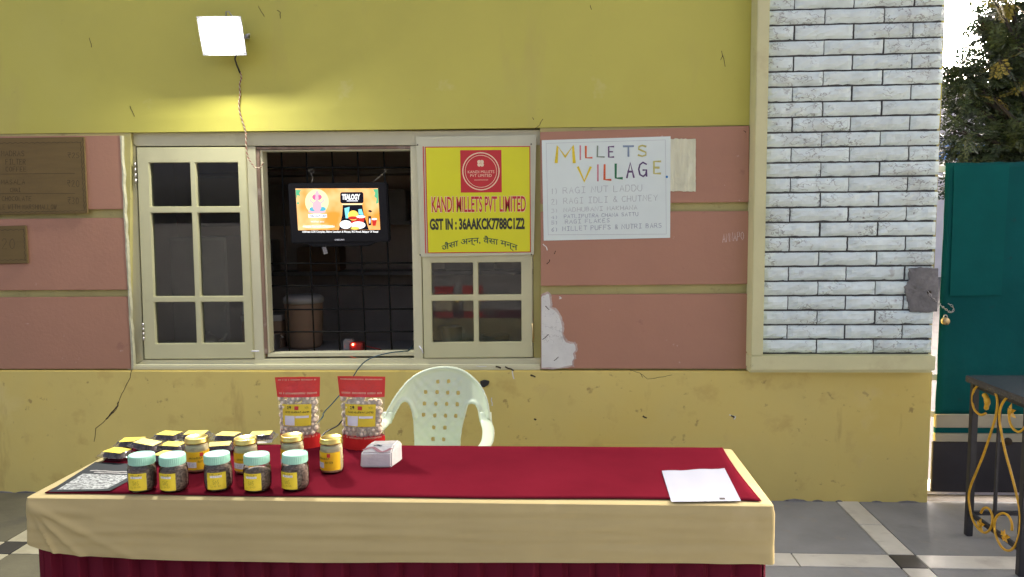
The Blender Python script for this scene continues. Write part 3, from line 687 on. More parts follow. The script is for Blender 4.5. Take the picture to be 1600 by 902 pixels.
for k, (xx, rr, hh_, lab) in enumerate(((-2.0, .07, .09, 'wide steel pot behind the lower left casement panes'), (-.62, .06, .13, 'steel canister behind the lower panes of the right casement'), (-.36, .075, .08, 'low steel pan behind the right casement panes'))):
    if k == 0: xx = -1.72
    t = thing('steel_pot', (xx, .42, .735), lab, 'pot', 'steel pots inside')
    MB().lathe((xx, .42, .735), [(.0, 0), (rr * .9, 0), (rr, .01), (rr, hh_), (rr * 1.06, hh_ + .003), (rr * .97, hh_ + .001), (rr * .95, .012), (0, .012)], 24, caps=False).build('pot_body', 'steel', t)
    MB().tube([(xx + rr, .42, .735 + hh_ * .7), (xx + rr + .022, .42, .735 + hh_ * .75), (xx + rr, .42, .735 + hh_ * .9)], .004, 6).build('handle', 'steel', t)

# ================================================================== FLOODLIGHT AND WIRES ON THE WALL
LC = Vector((-1.682, -.135, 2.425)); a_ = R(20); yw = R(1)
Lx = Vector((math.cos(yw), math.sin(yw), -.015)).normalized()
Ln = Vector((math.sin(yw) * math.cos(a_), -math.cos(yw) * math.cos(a_), -math.sin(a_))).normalized(); Lu = Lx.cross(Ln) * -1
if Lu.z < 0: Lu = -Lu
lp = thing('floodlight', (LC.x, 0, LC.z), 'square floodlight glowing white, fixed high on the yellow wall', 'floodlight')
def LP(x, y, n): return LC + Lx * x + Lu * y + Ln * n
def lbox(mb, x0, x1, y0, y1, n0, n1, k=1.):
    A = [LP(x, y, n1) for x, y in ((x0, y0), (x1, y0), (x1, y1), (x0, y1))]; B = [LP(x * k, y * k, n0) for x, y in ((x0, y0), (x1, y0), (x1, y1), (x0, y1))]
    return mb.loft(A, B)
mb = MB(); hw, hh, fw = .112, .094, .014
lbox(mb, -hw, hw, -hh, hh, -.05, -.004, .82)
mb.build('housing', 'lamp_body', lp, bevel=.004)
mb = MB()
for b in ((-hw, hw, hh - fw, hh), (-hw, hw, -hh, -hh + fw), (-hw, -hw + fw, -hh + fw, hh - fw), (hw - fw, hw, -hh + fw, hh - fw)): lbox(mb, *b, -.004, .0025)
mb.build('bezel', 'lamp_body', lp)
emis('lamp_glow', (1., .985, .94), 125.)
nl = 5; lv_ = []
for j in range(nl + 1):
    for i in range(nl + 1):
        a, b = i / nl * 2 - 1, j / nl * 2 - 1
        lv_.append(LP(a * (hw - fw), b * (hh - fw), .0035 + .0105 * ((1 - a ** 2) * (1 - b ** 2)) ** .5))
MB().add(lv_, [(j * (nl + 1) + i, j * (nl + 1) + i + 1, (j + 1) * (nl + 1) + i + 1, (j + 1) * (nl + 1) + i) for j in range(nl) for i in range(nl)], True).build('lens', 'lamp_glow', lp, recalc=False)
mb = MB()
for s_ in (-1, 1): mb.tube([LP(s_ * (hw + .004), 0, -.02), LP(s_ * (hw + .006), 0, -.06), Vector((LC.x + s_ * .09, -.012, LC.z + .02)), Vector((LC.x + s_ * .05, -.006, LC.z + .02))], .006, 6)
mb.tube([Vector((LC.x - .09, -.008, LC.z + .02)), Vector((LC.x + .09, -.008, LC.z + .02))], .009, 6)
mb.build('bracket', 'lamp_body', lp)
mb = MB()
for k in range(7): lbox(mb, -.07 + k * .022, -.066 + k * .022, -.06, .06, -.066, -.05)
mb.build('cooling_fin', 'lamp_body', lp)
MB().tube([LP(.03, hh, -.02), LP(.035, hh + .02, -.015), LP(.05, hh + .022, -.012), LP(.06, hh, -.02)], .003, 6).build('hanging_loop', 'lamp_body', lp)
MB().tube([LP(.06, -.06, -.05), W(367, 92, -.05), W(370, 102, -.02), W(375, 114, -.008)], .0045, 8).build('power_cable', 'wire_black', lp)
pts = [(375, 112), (377, 122), (374.5, 132), (375, 148), (373.5, 160), (374.5, 175), (379, 190), (383, 203), (384.5, 214), (385, 230), (387, 244), (392, 254), (399, 262), (407, 262), (411, 254)]
def smooth(pts, n=6):
    out = []
    for i in range(len(pts) - 1):
        p0, p1, p2, p3 = [Vector(pts[min(max(i + k, 0), len(pts) - 1)]) for k in (-1, 0, 1, 2)]
        for j in range(n):
            t = j / n; out.append(.5 * ((2 * p1) + (p2 - p0) * t + (2 * p0 - 5 * p1 + 4 * p2 - p3) * t * t + (3 * p1 - p0 - 3 * p2 + p3) * t ** 3))
    out.append(Vector(pts[-1])); return out
sp = smooth(pts, 10)
tw = thing('twisted_wire', W(375, 112, -.006), 'twisted red and white wire hanging from the floodlight to the window', 'wire')
for k, m_ in ((0, 'wire_red'), (1, 'wire_white')):
    pp = []
    for i, q in enumerate(sp):
        a = i * 1.15 + k * math.pi; pp.append(W(q.x, q.y, -.006) + Vector((math.cos(a) * .0026, math.sin(a) * .0022, 0)))
    MB().tube(pp, .0026 if k else .0022, 6).build('strand', m_, tw)
sp = [W(645, 540, .20), W(640, 547, .10), W(632, 549, .02), W(612, 551, -.03), W(590, 556, -.05), W(572, 564, -.06), W(560, 576, -.06), W(551, 590, -.07), W(540, 606, -.1), W(520, 630, -.2), W(506, 645, -.4), W(497, 660, -.7), Vector((-1.22, -.95, .45)), Vector((-1.24, -1.0, .12)), Vector((-1.2, -1.02, .005))]
sp = smooth(sp, 5)
tag(MB().tube(sp, .0034, 6).build('power_lead', 'wire_blue', origin=W(600, 553, -.04)), 'blue green lead trailing from the window sill down behind the pouches', 'cable')
sp = smooth([Vector((-.62, -1.12, .005)), Vector((-.64, -1.16, .3)), W(556, 672, -1.24), W(547, 651, -1.28), W(535, 657, -1.3), W(528, 665, -1.3), W(515, 672, -1.3), W(506, 678, -1.32), W(500, 690, -1.36), W(499, 720, -1.38), Vector((-.80, -1.36, .3)), Vector((-.80, -1.34, .005))], 5)
tag(MB().tube(sp, .0028, 6).build('power_lead', 'wire_black', origin=W(515, 672, -1.3)), 'thin black lead curving between the two red topped pouches', 'cable')

# ================================================================== SIGNS ON THE FACADE
bn = thing('banner', W(745, 400, .01), 'yellow vinyl banner with red company name and tax number on the window', 'banner')
BY = .0095
MB().prism_px([(650, 214), (838, 211), (834, 398), (657, 401.5)], BY, BY + .0015).build('backing_sheet', 'banner_back', bn)
bq = [(664, 229.5), (828.5, 228.5), (829.5, 394.5), (668, 396)]
fn = bil(bq, BY - .0008)
def rect(name, fn, s0, t0, s1, t1, m, par, o=0., n=1):
    return MB().add([fn(s0, t0, o), fn(s0, t1, o), fn(s1, t1, o), fn(s1, t0, o)], [(0, 1, 2, 3)]).build(name, m, par, recalc=False)
# the print bulges a little, as vinyl does
mb = MB(); nn = 14
mb.add([fn(i / nn, j / nn) for j in range(nn + 1) for i in range(nn + 1)], [(j * (nn + 1) + i, (j + 1) * (nn + 1) + i, (j + 1) * (nn + 1) + i + 1, j * (nn + 1) + i + 1) for j in range(nn) for i in range(nn)], True)
vp = mb.build('vinyl_print', 'banner_yellow', bn, recalc=False)
mb = MB()
for (s0, t0, s1, t1) in ((0, 0, 1, .008), (0, .992, 1, 1), (0, .008, .008, .992), (.992, .008, 1, .992)):
    mb.add([fn(s0, t0, .0002), fn(s0, t1, .0002), fn(s1, t1, .0002), fn(s1, t0, .0002)], [(0, 1, 2, 3)])
mb.add([fn(-.022, -.003, .0002), fn(-.022, 1, .0002), fn(-.012, 1, .0002), fn(-.012, -.003, .0002)], [(0, 1, 2, 3)])
mb.build('border', 'banner_red', bn, recalc=False)
rect('logo_panel', fn, .335, .034, .727, .430, 'banner_red', vp, .0002)
def ring(cx, cy_, r0, r1, n=48):
    mb = MB(); vs = []
    for k in range(n):
        a = k * 2 * math.pi / n
        for r in (r0, r1): vs.append(fn(cx + math.cos(a) * r, cy_ + math.sin(a) * r, .0004))
    return mb.add(vs, [(2 * k, 2 * k + 1, (2 * k + 3) % (2 * n), (2 * k + 2) % (2 * n)) for k in range(n)])
ring(.53, .232, .168, .178).build('logo_ring', 'banner_pale', vp, recalc=False)
ring(.53, .232, .147, .152).build('logo_ring', 'banner_pale', vp, recalc=False)
mb = MB()
for k in range(4):
    a = R(45 + 90 * k); cx, cy_ = .528 + math.cos(a) * .019, .157 + math.sin(a) * .019
    mb.add([fn(cx + math.cos(R(b * 30)) * .018, cy_ + math.sin(R(b * 30)) * .018, .0004 + .00005 * k) for b in range(12)], [tuple(range(12))])
mb.build('logo_flower', 'banner_pale', vp, recalc=False)
mb = MB()
for k in range(3): mb.add([fn(.528 + math.cos(R(120 * k + 40 + q)) * r, .157 + math.sin(R(120 * k + 40 + q)) * r, .0007) for q, r in ((-20, .006), (0, .022), (20, .006))], [(0, 1, 2)])
mb.build('logo_flower', 'banner_red', vp, recalc=False)
def bword(t, box, m, b, k=.0004, bend=None, nm='lettering'):
    mb = MB(); word(mb, t, box, lambda s, q: fn(s, q, k), b, bend); mb.build(nm, m, vp, recalc=False)
bword('KANDI MILLETS', (.405, .224, .657, .250), 'banner_pale', .0); bword('PVT LIMITED', (.428, .259, .632, .284), 'banner_pale', .0)
rect('logo_rule', fn, .465, .311, .598, .3145, 'banner_pale', vp, .0004)
bword('KANDI MILLETS PVT LIMITED', (.047, .462, .958, .618), 'banner_pale', .036, .0003)
bword('KANDI MILLETS PVT LIMITED', (.052, .466, .954, .614), 'banner_red', .012, .0005)
bword('GST IN : 36AAKCK7788C1Z2', (.028, .668, .943, .782), 'banner_black', .045)
bword('जैसा अन\u094dन, वैसा मन\u094dन', (.14, .855, .872, .950), 'banner_green', .012, .0004, lambda x: .075 * (2 * x - 1) ** 2 - .02)
for u, v in ((652.5, 226.5), (830, 225.5), (656.5, 398.5), (830.5, 398)):
    so = MB().lathe(bn.location, [(.004, 0), (.004, .002), (.001, .003)], 10).build('screw', 'screw', bn)
    so.rotation_euler = (R(90), 0, 0); so.location = W(u, v, BY) - bn.location
mb = MB()

po = thing('hand_drawn_poster', W(947, 375, -.02), 'white hand lettered poster listing millet snacks, taped to the pink wall', 'poster')
Q = lambda x, y: (830 + x / 4.444, 190 + y / 4.444)
PYp = -.0225
def PF(o): return lambda x, y: W(*Q(x, y), PYp - o)
mb = MB(); nn = 10; cn = [(73, 130), (968, 103), (965, 808), (87, 828)]
def pq(s, t): return ((cn[0][0] * (1 - s) + cn[1][0] * s) * (1 - t) + (cn[3][0] * (1 - s) + cn[2][0] * s) * t, (cn[0][1] * (1 - s) + cn[1][1] * s) * (1 - t) + (cn[3][1] * (1 - s) + cn[2][1] * s) * t)
mb.loft([W(*Q(*c), PYp) for c in cn], [W(*Q(*c), PYp + .0012) for c in cn]); sheet = mb.build('sheet', 'poster_paper', po)
mb = MB()
for ln in ([(105, 152), (930, 128)], [(932, 128), (938, 782)], [(938, 782), (118, 787)], [(118, 787), (104, 152)]): stroke(mb, [pq_ for pq_ in ln], 2.2, PF(.0003))
mb.build('ruled_border', 'pencil', sheet, recalc=False)
for c, x0, y0, x1, y1, w, m_ in (('M', 172, 172, 298, 283, 22, 'pen_yellow'), ('i', 334, 170, 348, 265, 11, 'pen_pink'), ('L', 380, 174, 427, 252, 13, 'pen_orange'), ('L', 460, 170, 512, 246, 11, 'pen_sage'), ('E', 538, 175, 576, 247, 11, 'pen_purple'),
                              ('T', 640, 172, 708, 240, 13, 'pen_steel'), ('S', 740, 166, 803, 242, 12, 'pen_olive'), ('V', 326, 318, 414, 416, 18, 'pen_yellow'), ('i', 455, 302, 471, 412, 13, 'pen_pink'), ('L', 509, 302, 557, 404, 15, 'pen_orange'),
                              ('L', 587, 296, 636, 394, 16, 'pen_green'), ('A', 664, 286, 712, 388, 15, 'pen_purple'), ('G', 746, 284, 803, 380, 12, 'pen_plum'), ('E', 852, 278, 902, 362, 15, 'pen_olive')):
    mb = MB(); pen(mb, c, x0, y0, x1 + (0 if c != 'i' else 0), y1, w, PF(.0003), jit=.02); mb.build('letter', m_, sheet, recalc=False)
MB().add([PF(.0004)(x, y) for x, y in ell(942, 385, 8, 9, 12)], [tuple(range(12))]).build('full_stop', 'pen_blue', sheet, recalc=False)
for t_, n_, x0, y0, x1, y1, w, m_ in (('RAGI NUT LADDU', '1)', 222, 458, 770, 500, 3.4, 'pencil'), ('RAGI IDLI & CHUTNEY', '2)', 226, 532, 876, 572, 3.4, 'pencil'), ('MADHUBANI MAKHANA', '3)', 226, 600, 735, 628, 3.2, 'pencil'),
                                ('PATLIPUTRA CHANA SATTU', '4)', 228, 648, 742, 672, 3.2, 'pencil_dark'), ('RAGI FLAKES', '5)', 236, 684, 545, 710, 3.2, 'pencil_dark'), ('MILLET PUFFS & NUTRI BARS', '6)', 218, 730, 905, 760, 3.6, 'pencil_dark')):
    mb = MB(); pen(mb, t_, x0, y0, x1, y1, w, PF(.0003), slope=-.035, jit=.07); pen(mb, n_, 140, y0 + 8, 180, y1 + 4, w, PF(.0003), jit=.06); mb.build('list_line', m_, sheet, recalc=False)
for c in ((900, 300), (885, 372)): pass
# crumpled strip of old paper under the poster
op = thing('crumpled_paper', W(1065, 300, -.02), 'yellowed crumpled paper strip sticking out behind the white poster', 'paper')
mb = MB(); n1, n2 = 16, 20; vs = []
for j in range(n2 + 1):
    for i in range(n1 + 1):
        u = 1036 + (1087 - 1036) * i / n1 + random.uniform(-.3, .3); v = 217 + (299.5 - 217) * j / n2 + (random.uniform(-.8, .8) if j in (0, n2) else 0)
        vs.append(W(u, v, -.0205 - (.0015 + abs(noise.noise(Vector((i * .9, j * .16, 1.)))) * .007 * (0 if u < 1050 else 1))))
mb.add(vs, [(j * (n1 + 1) + i, (j + 1) * (n1 + 1) + i, (j + 1) * (n1 + 1) + i + 1, j * (n1 + 1) + i + 1) for j in range(n2) for i in range(n1)]); mb.build('paper_strip', 'old_paper', op, recalc=False)

def board(pts, label, lines, wav, rules):
    b = thing('menu_board', W(pts[3][0] * .5 + pts[2][0] * .5, pts[2][1], -.03), label, 'menu board', 'cardboard menu boards')
    pl = MB().prism_px(pts, -.031, -.0193).build('board', 'cardboard', b, bevel=.002)
    for (t_, x0, y0, x1, y1) in lines:
        mb = MB(); pen(mb, t_, x0, y0, x1, y1, .75, lambda u, v: W(u, v, -.0313), jit=.04); mb.build('lettering', 'cardboard_dark', pl, recalc=False)
    mb = MB()
    for ln in rules: stroke(mb, ln, .6, lambda u, v: W(u, v, -.0313))
    for (a, b2) in wav:
        n = int((Vector(b2) - Vector(a)).length / 2.2); dv = (Vector(b2) - Vector(a)).normalized(); nv = Vector((-dv.y, dv.x))
        stroke(mb, [Vector(a) + (Vector(b2) - Vector(a)) * (k / n) + nv * (.7 * math.sin(k * 1.6)) for k in range(n + 1)], .8, lambda u, v: W(u, v, -.0313))
    mb.build('drawn_border', 'cardboard_dark', pl, recalc=False)
    return b
board([(-62, 216.5), (131, 214), (136.5, 333.5), (-62, 337)], 'larger brown cardboard price board for coffee and tea at the left edge',
      [('MADRAS', 2, 236, 38, 244), ('~25', 106, 239, 124, 247), ('FILTER', 9, 249, 40, 257), ('COFFEE', 9, 261, 41, 268), ('MASALA', 2, 281, 39, 288), ('~20', 105, 282, 124, 292), ('CHAI', 16, 294, 32, 300), ('CHOCOLATE', 3, 307, 49, 314), ('~30', 106, 309, 123, 319), ('ABLE WITH MARSHMALLOW', -10, 320, 88, 327)],
      [((-60, 224.5), (127, 222.5)), ((126, 223), (132, 330)), ((-60, 333.5), (132, 329.5)), ((129.5, 216), (135, 332))], [[(-60, 273), (117, 271)], [(-60, 303), (117, 302.5)]])
board([(-62, 355), (40, 352.5), (43.5, 411.5), (-62, 414)], 'smaller brown cardboard price card reading 20, below the larger board',
      [('20', 3, 373, 23, 389)], [((-60, 361), (38, 359)), ((-60, 408), (40, 406)), ((37, 358), (39.5, 407))], [])

# ================================================================== CHAIR
CY = -.50
ch = thing('plastic_chair', ((W(683, 690, CY)).x, CY - .2, 0), 'pale green white plastic armchair with woven pattern back, between table and wall', 'chair')
def dist_poly(p, poly_):
    d = 1e9; ins = False; x, y = p; n = len(poly_)
    for i in range(n):
        ax, ay = poly_[i]; bx, by = poly_[(i + 1) % n]
        ex, ey = bx - ax, by - ay; l = ex * ex + ey * ey
        t = max(0, min(1, ((x - ax) * ex + (y - ay) * ey) / l)) if l else 0
        qx, qy = ax + ex * t - x, ay + ey * t - y; d = min(d, qx * qx + qy * qy)
        if (ay > y) != (by > y) and x < (bx - ax) * (y - ay) / (by - ay) + ax: ins = not ins
    d = math.sqrt(d); return -d if ins else d
outer = smooth([(598, 662), (602, 648), (609, 633), (620, 615), (634, 598), (650, 585), (670, 576.5), (692, 573), (714, 575), (731, 582.5), (746, 595), (757, 612), (763, 630), (765.5, 648), (765, 662), (752, 662), (749, 652), (747.5, 642), (743, 633), (737, 630.5), (731, 634), (727.5, 646), (724, 660), (721, 676), (719, 700), (719, 760), (650, 760), (648, 700), (646.5, 672), (645, 650), (641, 636), (635, 628), (628, 629.5), (621, 640), (615, 652), (611, 662)], 3)
outer = [(p.x, p.y) for p in outer]
zx = lambda x, y: (570 + x / 5.304, 550 + y / 5.304)
sq = []
for (x, y) in ((605, 247), (694, 244), (504, 334), (598, 334), (687, 338), (774, 340), (494, 428), (588, 430), (678, 432), (766, 434), (486, 522), (580, 527), (669, 529), (754, 530), (571, 626), (664, 628), (565, 722), (653, 724)): sq.append((*zx(x, y), 2.9, 3.3))
for (x, y) in ((417, 330), (850, 334), (485, 622), (737, 628), (480, 715), (727, 722), (521, 250)): sq.append((*zx(x, y), .7, 3.0))
def sdf(u, v):
    d = dist_poly((u, v), outer)
    if d < 6:
        for (cx, cy_, a, b) in sq:
            qx, qy = abs(u - cx) - a, abs(v - cy_) - b
            if qx < 6 and qy < 6:
                h = math.hypot(max(qx, 0), max(qy, 0)) + min(max(qx, qy), 0); d = max(d, -h)
    return d
st_ = 1.55; us = [594 + st_ * i for i in range(int(176 / st_))]; vs_ = [570 + st_ * j for j in range(int(192 / st_))]
val = [[sdf(u, v) for u in us] for v in vs_]
vid = {}; VV = []
def cpt(u, v):
    p = W(u, v, CY); dx = (u - 683) / 85.
    y = CY - .055 * dx * dx - .03 * max(0, abs(dx) - .55) ** 1 * 2 + .10 * (p.z - .62)
    if 648 < u < 722 and v > 590: y += .0022 * math.cos(2 * math.pi * (u - 682) / 17.6 + (v - 640) * .012) * math.cos(2 * math.pi * (v - 640) / 17.9)
    # rolled rim along the dome
    rim = -dist_poly((u, v), outer)
    if v < 655: y -= .010 * math.exp(-((rim - 2.0) / 3.0) ** 2)
    k = (CAM_D + y) / (CAM_D + CY)
    return Vector((p.x * k, y, CAM_H + (p.z - CAM_H) * k)) - Vector((0, 0, 0))
def vert(i, j):
    if (i, j) in vid: return vid[(i, j)]
    u, v = us[i], vs_[j]
    if val[j][i] > 0:
        for _ in range(3):
            d = sdf(u, v); gx = (sdf(u + .1, v) - sdf(u - .1, v)) / .2; gy = (sdf(u, v + .1) - sdf(u, v - .1)) / .2; l = gx * gx + gy * gy
            if l < .05 or d < .02: break
            u -= d * gx / max(l, .3); v -= d * gy / max(l, .3)
    VV.append(cpt(u, v)); vid[(i, j)] = len(VV) - 1; return vid[(i, j)]
FF = []
for j in range(len(vs_) - 1):
    for i in range(len(us) - 1):
        c = [val[j][i], val[j][i + 1], val[j + 1][i + 1], val[j + 1][i]]
        if sum(x <= 0 for x in c) >= 2: FF.append((vert(i, j), vert(i + 1, j), vert(i + 1, j + 1), vert(i, j + 1)))
bk = MB().add(VV, FF, True).build('backrest', 'chair_plastic', ch)
sd = bk.modifiers.new('thick', 'SOLIDIFY'); sd.thickness = .006; sd.offset = 0
X0 = ch.location.x
for s in (-1, 1):
    a0 = W(604.5 if s < 0 else 758.5, 656, CY); a0 = cpt(604.5 if s < 0 else 758.5, 652)
    path = smooth([a0 + Vector((0, .01, .02)), a0 + Vector((s * .006, -.02, -.02)), a0 + Vector((s * .022, -.10, -.035)), a0 + Vector((s * .026, -.22, -.052)), a0 + Vector((s * .004, -.31, -.066)), a0 + Vector((-s * .016, -.335, -.095)), a0 + Vector((-s * .02, -.342, -.16))], 5)
    MB().tube(path, [(.027, .009)] * len(path), 12).build('armrest', 'chair_plastic', ch)
    MB().tube([path[-1] + Vector((0, 0, .03)), Vector((X0 + s * .235, CY - .38, .22)), Vector((X0 + s * .245, CY - .40, 0.001))], [(.026, .014), (.024, .016), (.018, .014)], 10).build('leg', 'chair_plastic', ch)
    MB().tube([Vector((X0 + s * .15, CY - .01, .42)), Vector((X0 + s * .20, CY + .03, .2)), Vector((X0 + s * .225, CY + .06, 0.001))], [(.026, .014), (.024, .016), (.018, .014)], 10).build('leg', 'chair_plastic', ch)
mb = MB(); n = 14; vs = []
for j in range(n + 1):
    for i in range(n + 1):
        s, t = i / n * 2 - 1, j / n
        w_ = .17 + .055 * t
        vs.append((X0 + s * w_, CY - .005 - .40 * t, .425 - .018 * (1 - s * s) + .02 * t - (.05 * max(0, t - .85) / .15)))
mb.add(vs, [(j * (n + 1) + i, j * (n + 1) + i + 1, (j + 1) * (n + 1) + i + 1, (j + 1) * (n + 1) + i) for j in range(n) for i in range(n)], True)
so = mb.build('seat', 'chair_plastic', ch); sd = so.modifiers.new('thick', 'SOLIDIFY'); sd.thickness = .008

# ================================================================== TABLE AND CLOTHS
TX0, TX1, TY0, TY1, TZ = -1.452, .552, -2.055, -1.572, .748
tb = thing('folding_table', ((TX0 + TX1) / 2, (TY0 + TY1) / 2, 0), 'long folding table hidden under the cream and maroon cloths', 'table')
MB().box(TX0 + .012, TX1 - .012, TY0 + .012, TY1 - .012, .72, TZ - .002).build('table_top', 'gate_beige', tb, bevel=.004)
for x in (TX0 + .15, TX1 - .15):
    for y in (TY0 + .08, TY1 - .08): MB().tube([(x, y, .001), (x, y, .72)], .014, 8).build('leg', 'iron', tb)
def rim(off, rad=.010, n=(150, 40), k=5):
    """outline of the table top, counter-clockwise from the front left corner: (x, y, nx, ny, side, t)"""
    x0, x1, y0, y1 = TX0 - off, TX1 + off, TY0 - off, TY1 + off; out = []
    cor = [((x0 + rad, y0 + rad), 180), ((x1 - rad, y0 + rad), 270), ((x1 - rad, y1 - rad), 0), ((x0 + rad, y1 - rad), 90)]
    for c in range(4):
        (cx, cy_), a = cor[c]
        for q in range(k): b = R(a + 90 * q / (k - 1)); out.append((cx + rad * math.cos(b), cy_ + rad * math.sin(b), math.cos(b), math.sin(b), -1, 0))
        (dx, dy), a2 = cor[(c + 1) % 4]; b = R(a + 90); m = n[c % 2]
        sx, sy = cx + rad * math.cos(b), cy_ + rad * math.sin(b); ex, ey = dx + rad * math.cos(b), dy + rad * math.sin(b)
        for q in range(1, m): t = q / m; out.append((sx + (ex - sx) * t, sy + (ey - sy) * t, math.cos(b), math.sin(b), c, t))
    return out
ol = rim(.004, n=(420, 60)); NR = 28; vs = []; top = []
for (x, y, nx, ny, side, t) in ol:
    X = (x - TX0) / (TX1 - TX0)
    hem = .588 + .034 * math.exp(-max(0, X) * 2.004 / .10) + .006 * X - .006 * math.sin(X * 5.2) + .003 * noise.noise(Vector((x * 4, y * 4, 0)))
    if side == 3 or X < .002: hem = .622 - .02 * (y - TY0) / .48
    for r in range(NR + 1):
        q = r / NR; zz = TZ + (hem - TZ) * q
        o = .002 + .010 * q + .0035 * noise.noise(Vector((x * 5 + zz * 3, y * 5, zz * 14))) * min(1, q * 3)
        o += .0042 * noise.noise(Vector((x * 1.8, y * 3, zz * 46))) * min(1, q * 4) + .0014 * noise.noise(Vector((x * 9, y * 9, zz * 90))) * min(1, q * 4)
        # drag folds fanning from the left front corner
        dx = X * 2.004; dz = (TZ - zz)
        if side in (-1, 0) and dx < .5 and y < TY0 + .05:
            for m_, a in ((.22, .005), (.55, .013), (1.05, .012), (1.9, .010)):
                o += a * math.exp(-((dz - m_ * dx * .9 - .012) / .012) ** 2) * math.exp(-dx / .20) * min(1, dx / .07 + .06)
        dxr = (1 - X) * 2.004
        if side in (-1, 0) and dxr < .3 and y < TY0 + .05: o += .004 * math.sin((dz + dxr * .8) * 55) * math.exp(-dxr / .09) * q
        k = 1 - (1 - min(1, q * 6)) ** 2
        ox = min(o, .004)
        vs.append((x + nx * (ox * k), y + ny * (o * k), zz - (0 if r else -.001)))
n = len(ol); m = NR + 1
fs = [(i * m + r, ((i + 1) % n) * m + r, ((i + 1) % n) * m + r + 1, i * m + r + 1) for i in range(n) for r in range(NR)]
b0 = len(vs)
for (x, y, nx, ny, s_, t) in ol: vs.append((x - nx * .006, y - ny * .006, TZ + .0035))
fs += [(b0 + i, b0 + (i + 1) % n, ((i + 1) % n) * m, i * m) for i in range(n)]
fs += [tuple(b0 + i for i in range(n))]
cl = MB().add(vs, fs, True).build('cream_tablecloth', 'cream', origin=((TX0 + TX1) / 2, (TY0 + TY1) / 2, TZ))
cl.data.set_sharp_from_angle(angle=R(38))
tag(cl, 'cream tablecloth with a deep front drop covering the long table', 'tablecloth')
# maroon sheet laid on top
mb = MB(); nx_, ny_ = 80, 22; vs = []
fr = lambda x: TY0 + .022 + .004 * math.sin(x * 2.1) + .002 * math.sin(x * 9)
for j in range(ny_ + 1):
    for i in range(nx_ + 1):
        s, t = i / nx_, j / ny_
        xl = TX0 + .034 + .004 * math.sin(t * 5); xr = TX1 - .026 - .006 * math.sin(t * 3.14) + .003 * (1 - t)
        x = xl + (xr - xl) * s; y0 = fr(x) - (.004 * max(0, s - .97) / .03 if t == 0 else 0); y = y0 + (TY1 - .001 - y0) * t
        vs.append((x, y, TZ + .0062 + .0007 * noise.noise(Vector((x * 3, y * 5, 3.))) + .0006 * noise.noise(Vector((x * 14, y * 14, 1.)))))
mb.add(vs, [(j * (nx_ + 1) + i, j * (nx_ + 1) + i + 1, (j + 1) * (nx_ + 1) + i + 1, (j + 1) * (nx_ + 1) + i) for j in range(ny_) for i in range(nx_)], True)
ms = mb.build('maroon_table_cover', 'maroon', origin=((TX0 + TX1) / 2, (TY0 + TY1) / 2, TZ)); sd = ms.modifiers.new('thick', 'SOLIDIFY'); sd.thickness = .0018; sd.offset = -1
tag(ms, 'flat maroon cloth laid over the cream tablecloth under the goods', 'cloth')
# pleated skirt
ol = rim(.001, n=(360, 90)); vs = []; acc = 0; prev = None; NR = 6
for i, (x, y, nx, ny, side, t) in enumerate(ol):
    if prev: acc += math.hypot(x - prev[0], y - prev[1])
    prev = (x, y); ph = (acc / .074) % 1.0; pid = int(acc / .074)
    amp = .030 + .007 * noise.noise(Vector((pid * 1.7, 0, 0)))
    f_ = (ph / .82) ** .8 if ph < .82 else (1 - ph) / .18
    for r in range(NR + 1):
        q = r / NR; zz = .665 + (.012 - .665) * q
        o = -.027 + amp * f_ * (.8 + .3 * q) + .002 * noise.noise(Vector((acc * 12, zz * 5, 0)))
        vs.append((x + nx * o, y + ny * o, zz))
n = len(ol); m = NR + 1
sk = MB().add(vs, [(i * m + r, ((i + 1) % n) * m + r, ((i + 1) % n) * m + r + 1, i * m + r + 1) for i in range(n) for r in range(NR)], False).build('table_skirt', 'skirt', origin=((TX0 + TX1) / 2, (TY0 + TY1) / 2, 0))
tag(sk, 'dark maroon pleated skirt hanging below the cream tablecloth', 'table skirt')

